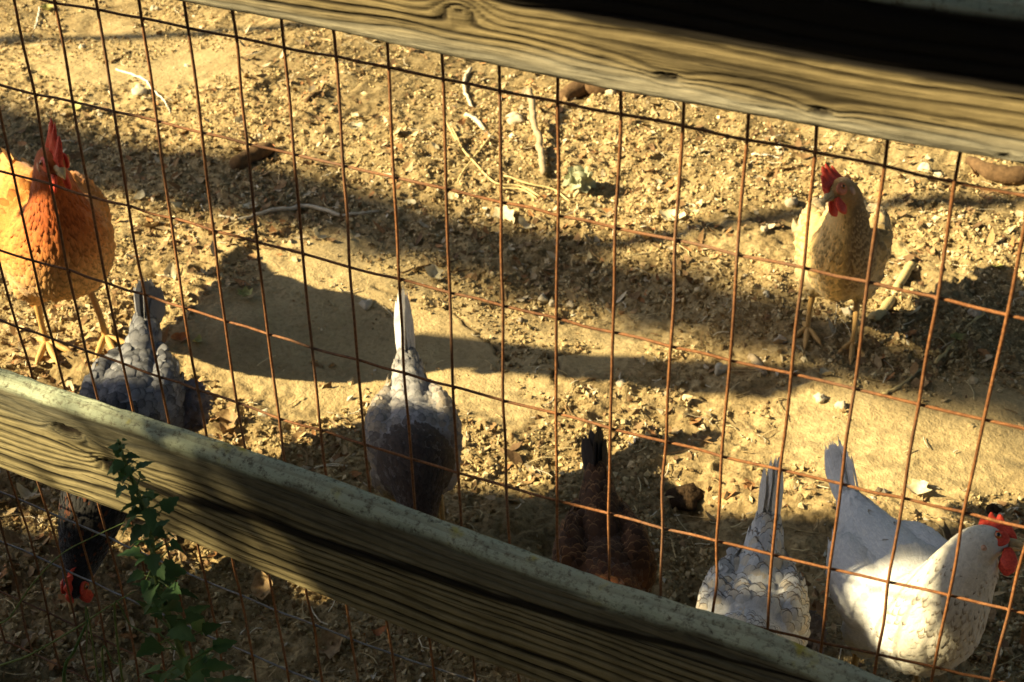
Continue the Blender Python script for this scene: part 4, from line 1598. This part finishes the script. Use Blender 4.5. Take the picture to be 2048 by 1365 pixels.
stick('twig', 'pale stub of root under the lower rail beside the weed', [(352, 1090), (362, 1115), (378, 1135), (392, 1143)], [.004, .004, .0035, .002], 'stick', cat='twig')
stick('stick', 'pale splinter in the shade left of the tan hen', [(1527, 575), (1530, 590), (1534, 602)], [.004, .005, .003], 'stickpale')
stick('quill', 'long white curved quill lying in the upper left', [(233, 140), (262, 150), (290, 162), (303, 178), (325, 200), (342, 226)], [.0022, .003, .003, .0026, .002, .0012], 'quill', cat='quill')
stick('quill', 'white quill on the soil below the upper rail at right', [(1503, 302), (1530, 305), (1562, 309)], [.0022, .0035, .002], 'quill', cat='quill')
stick('quill', 'pale curled stalk near the top left corner', [(80, 20), (78, 40), (68, 58), (66, 72)], [.0022, .0026, .002, .0015], 'quill', cat='quill')
GRASS = [([(890, 255), (915, 290), (950, 335), (990, 365), (1040, 388), (1080, 400)], 'longest dry grass stem in the tuft, upper middle'),
         ([(905, 270), (925, 300), (940, 322)], 'short dry grass stem at the left of the tuft'),
         ([(990, 268), (965, 300), (930, 345), (915, 378)], 'dry grass stem slanting down left in the tuft'),
         ([(1010, 355), (1060, 372), (1105, 388), (1140, 408)], 'dry grass stem lying right towards the cabbage core'),
         ([(1000, 372), (1045, 392), (1075, 402)], 'lowest dry grass stem below the tuft')]
for px_, lb in GRASS:
    stick('dry_grass', lb, px_, .0022, 'straw', cat='dry grass', wob=.0004, n=6, lift=.006)


def stone(u, v, r, mat, label, seed, flat=.7, cat='stone', name='stone', rough=.26):
    g = np.random.default_rng(seed)
    V, F = ellipsoid((0, 0, 0), (r, r * g.uniform(.7, .95), r * flat), 14, 10)
    d = V / np.linalg.norm(V, axis=1, keepdims=True)
    bump = 1 + rough * np.sin(d[:, 0] * 3.1 + seed) * np.cos(d[:, 1] * 2.7 + seed) + rough * .5 * np.sin(d[:, 2] * 7 + d[:, 0] * 5 + seed) + rough * .35 * np.sin(d[:, 1] * 13 + d[:, 0] * 11)
    V = V * bump[:, None]
    a = g.uniform(0, 6)
    V = V @ np.array(Matrix.Rotation(a, 3, 'Z')).T
    p = onz(u, v, 0)
    p = onz(u, v, gz(p[0], p[1]))
    return link(name, make_mesh(name, V, F), MAT[mat], label=label, cat=cat, loc=(p[0], p[1], gz(p[0], p[1]) + r * flat * .25))


stone(1085, 605, .0125, 'stonepale', 'round cream pebble right of centre beside a smaller one', 1, .8)
stone(1104, 612, .008, 'stonepale', 'small cream pebble touching the round cream one', 2, .8)
stone(1040, 643, .008, 'stone', 'small tan pebble below the pair of cream pebbles', 3)
stone(1142, 612, .010, 'stone', 'grey brown pebble right of the cream pair', 4)
stone(732, 610, .014, 'stonepale', 'flat whitish stone left of the lavender hen tail', 5, .45)
stone(280, 185, .022, 'stonepale', 'grey white stone beside the white quill', 6, .55)
stone(165, 97, .011, 'stonepale', 'white pebble near the top left', 7)
stone(310, 25, .014, 'stonepale', 'white stone at the top beside the upper rail end', 8)
stone(1030, 240, .026, 'stonepale', 'cream flat stone left of the curved stick', 9, .5)
stone(1222, 190, .013, 'stonepale', 'cream chip of stone at the end of the brown log', 10, 1.1)
stone(1850, 338, .014, 'stonepale', 'upright cream stone under the upper rail at right', 11, 1.1)
stone(1875, 350, .012, 'stonepale', 'second cream stone right of the upright one', 12, .8)
stone(1583, 405, .016, 'stone', 'tan rounded stone left of the tan hen', 13, .7)
stone(1528, 463, .009, 'stone', 'brown pebble in the thin shadow left of the tan hen', 14)
stone(1950, 632, .014, 'stone', 'grey brown stone in the shade at the right', 15, .7)
stone(1640, 797, .012, 'stonepale', 'white pebble on the lit bank below the tan hen', 16)
stone(1682, 815, .010, 'stonepale', 'oblong white pebble right of the lit bank pebble', 17, 1.0)
stone(1440, 742, .013, 'stonepale', 'white crumbly stone at the shade edge right of centre', 18, .7)
stone(1242, 770, .011, 'stonepale', 'white stone below the wavy shadow', 19, .7)
stone(1695, 625, .013, 'stonepale', 'white stone between the legs of the tan hen', 20, .6)
stone(1560, 683, .011, 'stone', 'rounded tan stone left of the front foot of the tan hen', 21)
stone(1370, 1005, .034, 'clod', 'large dark clod of earth between brown and cream hens', 22, .42, 'clod', 'earth_clod', .25)
stone(1985, 1022, .012, 'clod', 'small dark clod behind the head of the white hen', 23, .9, 'clod', 'earth_clod', .25)
stone(145, 390, .010, 'stone', 'pebble beside the neck of the orange hen', 24)

# cabbage core: overlapping pale leaves round a short stump
root = link('cabbage_core', None, label='pale green cabbage core lying upper right of centre', cat='cabbage')
p = onz(1158, 385, 0)
root.location = (p[0], p[1], gz(p[0], p[1]))
V, F = ellipsoid((0, 0, .020), (.022, .020, .022), 14, 10)
link('heart', make_mesh('heart', V, F), MAT['cabbage'], root)
for k in range(7):
    V, F = leaf_blade(.040, .015, 2, .9, .45, 80 + k)
    R = Matrix.Rotation(k * .9, 3, 'Z') @ Matrix.Rotation(math.radians(70 - 8 * (k % 3)), 3, 'Y')
    V = (V @ np.array(R).T) + np.array([.018 * math.cos(k * .9 + .3), .018 * math.sin(k * .9 + .3), .022])
    link('leaf', make_mesh('leaf', V, F), MAT['cabbage'], root)


# ------------------------------------------------------------------ weed in front of the lower rail
def toothed_leaf(L, seed):
    g = np.random.default_rng(seed)
    n = 9
    V = []
    for k in range(n):
        t = k / (n - 1)
        w = .46 * L * (1 - t) ** .8 * min(1, t * 5 + .12) * (1.18 if k % 2 else .86) + .0006
        z = -.25 * L * t * t
        for u in (-1, -.45, 0, .45, 1):
            V.append((L * t, u * w, z + .22 * abs(u) * w + g.normal(0, .006 * L)))
    F = [(k * 5 + q, k * 5 + q + 1, (k + 1) * 5 + q + 1, (k + 1) * 5 + q) for k in range(n - 1) for q in range(4)]
    return np.array(V), F


WY = -.15
wp = [ony(405, 1480, WY), ony(382, 1365, WY), ony(340, 1240, WY), ony(312, 1150, WY), ony(300, 1060, WY), ony(275, 985, WY), ony(252, 930, WY), ony(236, 880, WY)]
base = np.array([wp[0][0] + .03, WY - .01, 0])
weed = link('weed_plant', None, label='green leafy weed growing up in front of the lower rail', cat='weed', loc=tuple(base))
path = np.array([[0, 0, gz(base[0], base[1]) - .01]] + [list(w - base) for w in wp])
V, F = tube(path, [.0045, .0040, .0036, .0032, .0029, .0026, .0022, .0018, .0012], 8, 6, (1, 0, 0))
link('stem', make_mesh('stem', V, F), MAT['stemgreen'], weed)
Sx, _ = catmull(path, 10)
leafdata = [make_mesh('leaf', *toothed_leaf(1.0, 900 + k)) for k in range(5)]
nl = 0
g = np.random.default_rng(33)
i0 = 9
tops = len(Sx) - 1
for k in range(140):
    f = (k + .5) / 140
    idx = int(i0 + (tops - i0) * f)
    p = Sx[idx]
    az = k * 2.4 + g.normal(0, .3)
    L = np.interp(f, [0, .35, .7, .92, 1], [.032, .027, .020, .013, .008]) * g.uniform(.45, 1.25)
    reach = np.interp(f, [0, .5, 1], [.046, .026, .004]) * g.random()
    d = np.array([math.cos(az), math.sin(az) * .8, g.uniform(.1, .7)])
    d /= np.linalg.norm(d)
    o = link('leaf', leafdata[k % 5], MAT['leafgreen'], weed)
    o.location = tuple(p + d * reach)
    o.rotation_euler = (g.normal(0, .5), g.normal(-.15, .45), az)
    o.scale = (L, L, L)
    if reach > .010:
        V, F = tube([p, p + d * reach * .5 + [0, 0, .001], p + d * reach], [.0011, .0009, .0007], 6, 3, (1, 0, 0))
        link('leaf_stalk', make_mesh('leaf_stalk', V, F), MAT['stemgreen'], weed)


def grass_blade(pix, y, r, label, mat='stemgreen', name='grass_stalk'):
    P = np.array([ony(u, v, yy) for (u, v), yy in zip(pix, y)])
    b = P[0].copy()
    root_ = np.array([P[0][0] - .03, P[0][1] - .01, gz(P[0][0], P[0][1])])
    allp = np.vstack([[root_], P]) if P[0][2] > .05 else P
    b = allp[0].copy()
    V, F = tube(allp - b, np.linspace(r, r * .4, len(allp)), 6, 6, (0, 1, 0))
    return link(name, make_mesh(name, V, F), MAT[mat], label=label, cat='grass', loc=tuple(b))


grass_blade([(-40, 1362), (60, 1310), (150, 1258), (215, 1215), (268, 1184)], [-.10, -.10, -.09, -.085, -.08], .0018, 'thick green grass stalk rising from the bottom left corner')
grass_blade([(-30, 1295), (20, 1235), (62, 1173), (120, 1111), (185, 1075), (250, 1045)], [-.12, -.115, -.11, -.10, -.09, -.085], .0014, 'thin grass stalk arching to the black neck of the hen')
grass_blade([(128, 1370), (150, 1300), (170, 1255), (176, 1240)], [-.12, -.12, -.115, -.11], .0026, 'broad dark grass blade left of the weed', 'leafgreen')
grass_blade([(178, 1240), (174, 1280), (173, 1320)], [-.12, -.12, -.12], .0012, 'bright hanging grass blade under the stalk', 'stemgreen')
grass_blade([(230, 1238), (262, 1252), (295, 1270)], [-.13, -.13, -.13], .0015, 'pale green blade crossing the weed stem', 'stemgreen')
grass_blade([(205, 1322), (228, 1326), (248, 1330)], [-.13, -.13, -.13], .0016, 'short yellow green blade at the foot of the weed', 'stemgreen')


# ------------------------------------------------------------------ tree behind the photographer (casts the dappled shade)
def upsun(gx_, gy_, h):
    return np.array([gx_ - SHX * h, gy_ - SHY * h, h])


tree = link('shade_tree', None, label='leafy tree left behind the camera whose limbs shade the run', cat='tree', loc=(-7.6, -5.3, 0))
TB = np.array([-7.6, -5.3, 0.0])


def limb(name, pts, rads, mat='bark', n=12):
    V, F = tube(np.array(pts) - TB, rads, n, 5, (0, 0, 1))
    return link(name, make_mesh(name, V, F), MAT[mat], tree)


limb('trunk', [(-7.6, -5.3, -.2), (-7.58, -5.28, .6), (-7.65, -5.25, 1.5), (-7.6, -5.3, 2.4), (-7.7, -5.4, 3.6), (-7.6, -5.5, 4.8)], [.34, .28, .25, .24, .17, .06], n=16)
h1 = 5.0
limb('limb', [(-7.6, -5.3, 3.4), (-8.4, -4.4, 4.4)] + [upsun(a, b, h1) for a, b in ((-2.3, 1.16), (-1.3, 1.30), (-.9, 1.33), (-.26, 1.33), (.4, 1.30), (.64, 1.25), (.80, 1.27), (.97, 1.38), (1.9, 1.46))],
     [.15, .13, .11, .105, .105, .075, .080, .070, .080, .145, .14])
h2 = 2.35
limb('limb', [(-7.6, -5.3, 1.9), (-6.4, -3.4, 2.2)] + [upsun(a, b, h2) for a, b in ((-1.6, .10), (-.7, .34), (-.1, .49), (.35, .60), (.75, .695), (1.08, .805), (1.26, .80))],
     [.14, .12, .09, .085, .10, .125, .15, .115, .03])
h3 = 2.2
limb('limb', [(-7.6, -5.3, 1.7), (-6.4, -3.8, 2.0)] + [upsun(a, b, h3) for a, b in ((-2.2, -.3), (-1.0, .02), (-.5, .10), (.0, .15), (.35, .15), (.62, .15), (.9, .10))], [.12, .11, .12, .13, .135, .145, .14, .135, .06])
h4 = 2.25
limb('limb', [(-5.4, -2.9, 2.3)] + [upsun(a, b, h4) for a, b in ((.62, .08), (.98, .26), (1.02, .38), (1.08, .42), (1.20, .40), (1.6, .40), (2.3, .40))], [.05, .05, .06, .110, .115, .09, .09, .06])
limb('branch', [upsun(a, b, h4) for a, b in ((1.12, .36), (1.20, .48), (1.28, .60), (1.36, .74), (1.39, .80))], [.05, .075, .080, .070, .02])
limb('branch', [upsun(a, b, 2.6) for a, b in ((-2.6, 1.20), (-1.95, 1.74), (-1.32, 2.19), (-.9, 2.5))], [.030, .026, .022, .012])
limb('branch', [upsun(a, b, 2.6) for a, b in ((-.2, 1.36), (.12, 1.57), (.42, 1.80), (.73, 1.99), (1.3, 2.35))], [.030, .028, .026, .024, .012])
LV, LF = [], []
g = np.random.default_rng(5)


def clump(gx0, gy0, rx, ry, h, n, size=.05):
    for _ in range(n):
        a, b = g.normal(0, .5), g.normal(0, .5)
        p = upsun(gx0 + a * rx, gy0 + b * ry, h + g.normal(0, .12)) - TB
        R = np.array(Matrix.Rotation(g.uniform(0, 6.3), 3, 'Z') @ Matrix.Rotation(g.normal(0, .6), 3, 'X') @ Matrix.Rotation(g.normal(0, .6), 3, 'Y'))
        s = size * g.uniform(.6, 1.2)
        q = np.array([(0, 0, 0), (.35, .28, .03), (.75, .24, .02), (1.05, 0, -.05), (.75, -.24, .02), (.35, -.28, .03)]) * s
        o = len(LV)
        LV.extend((q @ R.T + p).tolist())
        LF.append((o, o + 1, o + 2, o + 3))
        LF.append((o, o + 3, o + 4, o + 5))


clump(-.35, .06, .6, .14, h3, 330)
clump(1.35, .34, .4, .14, h2, 200)
clump(.95, .45, .16, .14, h2, 70)
clump(.35, .55, .35, .08, h2, 120)
clump(.88, .40, .17, .12, h4, 150, .045)
clump(.70, .38, .16, .10, h4, 45, .04)
clump(.92, .55, .10, .07, h4, 60, .045)
clump(1.0, 1.25, .30, .10, h1, 60, .08)
clump(.0, 1.27, .9, .13, h1, 170, .08)
clump(-1.1, 1.34, .5, .10, h1, 110, .08)
clump(.15, 1.36, .4, .06, h1, 60, .08)
for _ in range(9):
    cx, cy, ch_ = g.normal(-7.6, .7), g.normal(-5.8, .6), g.uniform(3.6, 5.0)
    for _k in range(90):
        p = np.array([cx, cy, ch_]) + g.normal(0, .45, 3) - TB
        R = np.array(Matrix.Rotation(g.uniform(0, 6.3), 3, 'Z') @ Matrix.Rotation(g.normal(0, .8), 3, 'X'))
        q = np.array([(0, 0, 0), (.35, .28, .03), (.75, .24, .02), (1.05, 0, -.05), (.75, -.24, .02), (.35, -.28, .03)]) * .12
        o = len(LV)
        LV.extend((q @ R.T + p).tolist())
        LF.append((o, o + 1, o + 2, o + 3))
        LF.append((o, o + 3, o + 4, o + 5))
link('crown', make_mesh('crown', np.array(LV), LF, False), MAT['treeleaf'], tree, kind='stuff')


# ------------------------------------------------------------------ added hedges, out of view, that cut down the sky light
def sky_block_hedge(name, x0, x1, y0, y1, h, label, n, seed):
    g = np.random.default_rng(seed)
    root = link(name, None, label=label, cat='sky_block_hedge', loc=((x0 + x1) / 2, (y0 + y1) / 2, 0))
    c = np.array(root.location)
    bmv, bmf = [], []
    nx_, nz_ = int((x1 - x0) / .5), 8
    core = []
    for a in range(nx_ + 1):
        for b in range(nz_ + 1):
            t = b / nz_
            x = x0 + (x1 - x0) * a / nx_
            for yy, sg in ((y0 + .35, -1), (y1 - .35, 1)):
                core.append((x - c[0], yy + sg * g.normal(0, .08) * (1 - t) - c[1], h * .95 * t + g.normal(0, .05)))
    W_ = nz_ + 1
    for a in range(nx_):
        for b in range(nz_):
            for sd in (0, 1):
                i0 = (a * W_ + b) * 2 + sd
                bmf.append((i0, i0 + W_ * 2, i0 + W_ * 2 + 2, i0 + 2))
        i0 = (a * W_ + nz_) * 2
        bmf.append((i0, i0 + W_ * 2, i0 + W_ * 2 + 1, i0 + 1))
    link('branches', make_mesh('branches', np.array(core), bmf, True), MAT['treeleaf'], root)
    P = np.stack([g.uniform(x0, x1, n), np.where(g.random(n) < .5, g.normal(y0 + .2, .12, n), g.normal(y1 - .2, .12, n)), g.uniform(0, h, n)], 1) - c
    R = rand_rot(n)
    q = np.array([(0, 0, 0), (.4, .3, .03), (1.0, 0, -.05), (.4, -.3, .03)]) * .11
    V = np.einsum('nij,kj->nki', R, q) + P[:, None, :]
    F = (np.array([(0, 1, 2, 3)])[None] + (np.arange(n) * 4)[:, None, None]).reshape(-1, 4)
    link('foliage', make_mesh('foliage', V.reshape(-1, 3), F, False), MAT['treeleaf'], root, kind='stuff')


sky_block_hedge('sky_block_hedge', -4.6, 9, -3.6, -2.5, 2.75, 'clipped greenery added behind the camera to block sky light', 9000, 3)
sky_block_hedge('sky_block_hedge', -9, 9, 6.0, 7.2, 3.0, 'tall greenery added beyond the run, out of view, to block sky light', 9000, 4)


# ------------------------------------------------------------------ unseen tree added over the run to block overhead sky light
ct = link('sky_block_tree', None, label='broad tree added over the run, out of view, to block overhead sky light', cat='tree', loc=(5.2, -2.6, 0))
CB = np.array([5.2, -2.6, 0.0])
for nm, pts, rd in (('trunk', [(5.2, -2.6, -.2), (5.15, -2.6, 1.2), (5.0, -2.4, 2.8), (4.6, -1.9, 4.3), (4.0, -1.2, 5.6)], [.36, .30, .27, .22, .10]),
                    ('limb', [(4.9, -2.3, 3.2), (3.4, -.6, 4.3), (1.6, 1.4, 4.9), (-.4, 3.6, 5.2)], [.17, .14, .10, .05]),
                    ('limb', [(5.0, -2.4, 3.0), (3.0, -2.8, 4.2), (1.0, -3.2, 4.8), (-1.2, -3.4, 5.1)], [.16, .12, .09, .04]),
                    ('limb', [(4.8, -2.2, 3.4), (5.6, .8, 4.6), (5.8, 3.8, 5.2), (5.2, 6.5, 5.4)], [.16, .13, .09, .04])):
    V, F = tube(np.array(pts) - CB, rd, 12, 5, (1, 0, 0))
    link(nm, make_mesh(nm, V, F), MAT['bark'], ct)
g = np.random.default_rng(21)
n = 13000
P = np.stack([g.uniform(-2.3, 8.5, n), g.uniform(-5, 9, n), g.uniform(4.4, 6.6, n)], 1)
P[:, 2] += .5 * np.sin(P[:, 0] * 1.1) * np.cos(P[:, 1] * .9)
keepm = P[:, 0] > (-2.3 - (P[:, 2] - 4.4) * .6)
R = rand_rot(n)
q = np.array([(0, 0, 0), (.35, .30, .04), (.75, .26, .02), (1.05, 0, -.06), (.75, -.26, .02), (.35, -.30, .04)]) * .34
V = np.einsum('nij,kj->nki', R, q) + (P - CB)[:, None, :]
F = (np.array([(0, 1, 2, 3), (0, 3, 4, 5)])[None] + (np.arange(n) * 6)[:, None, None]).reshape(-1, 4)
link('crown', make_mesh('crown', V.reshape(-1, 3), F, False), MAT['treeleaf'], ct, kind='stuff')
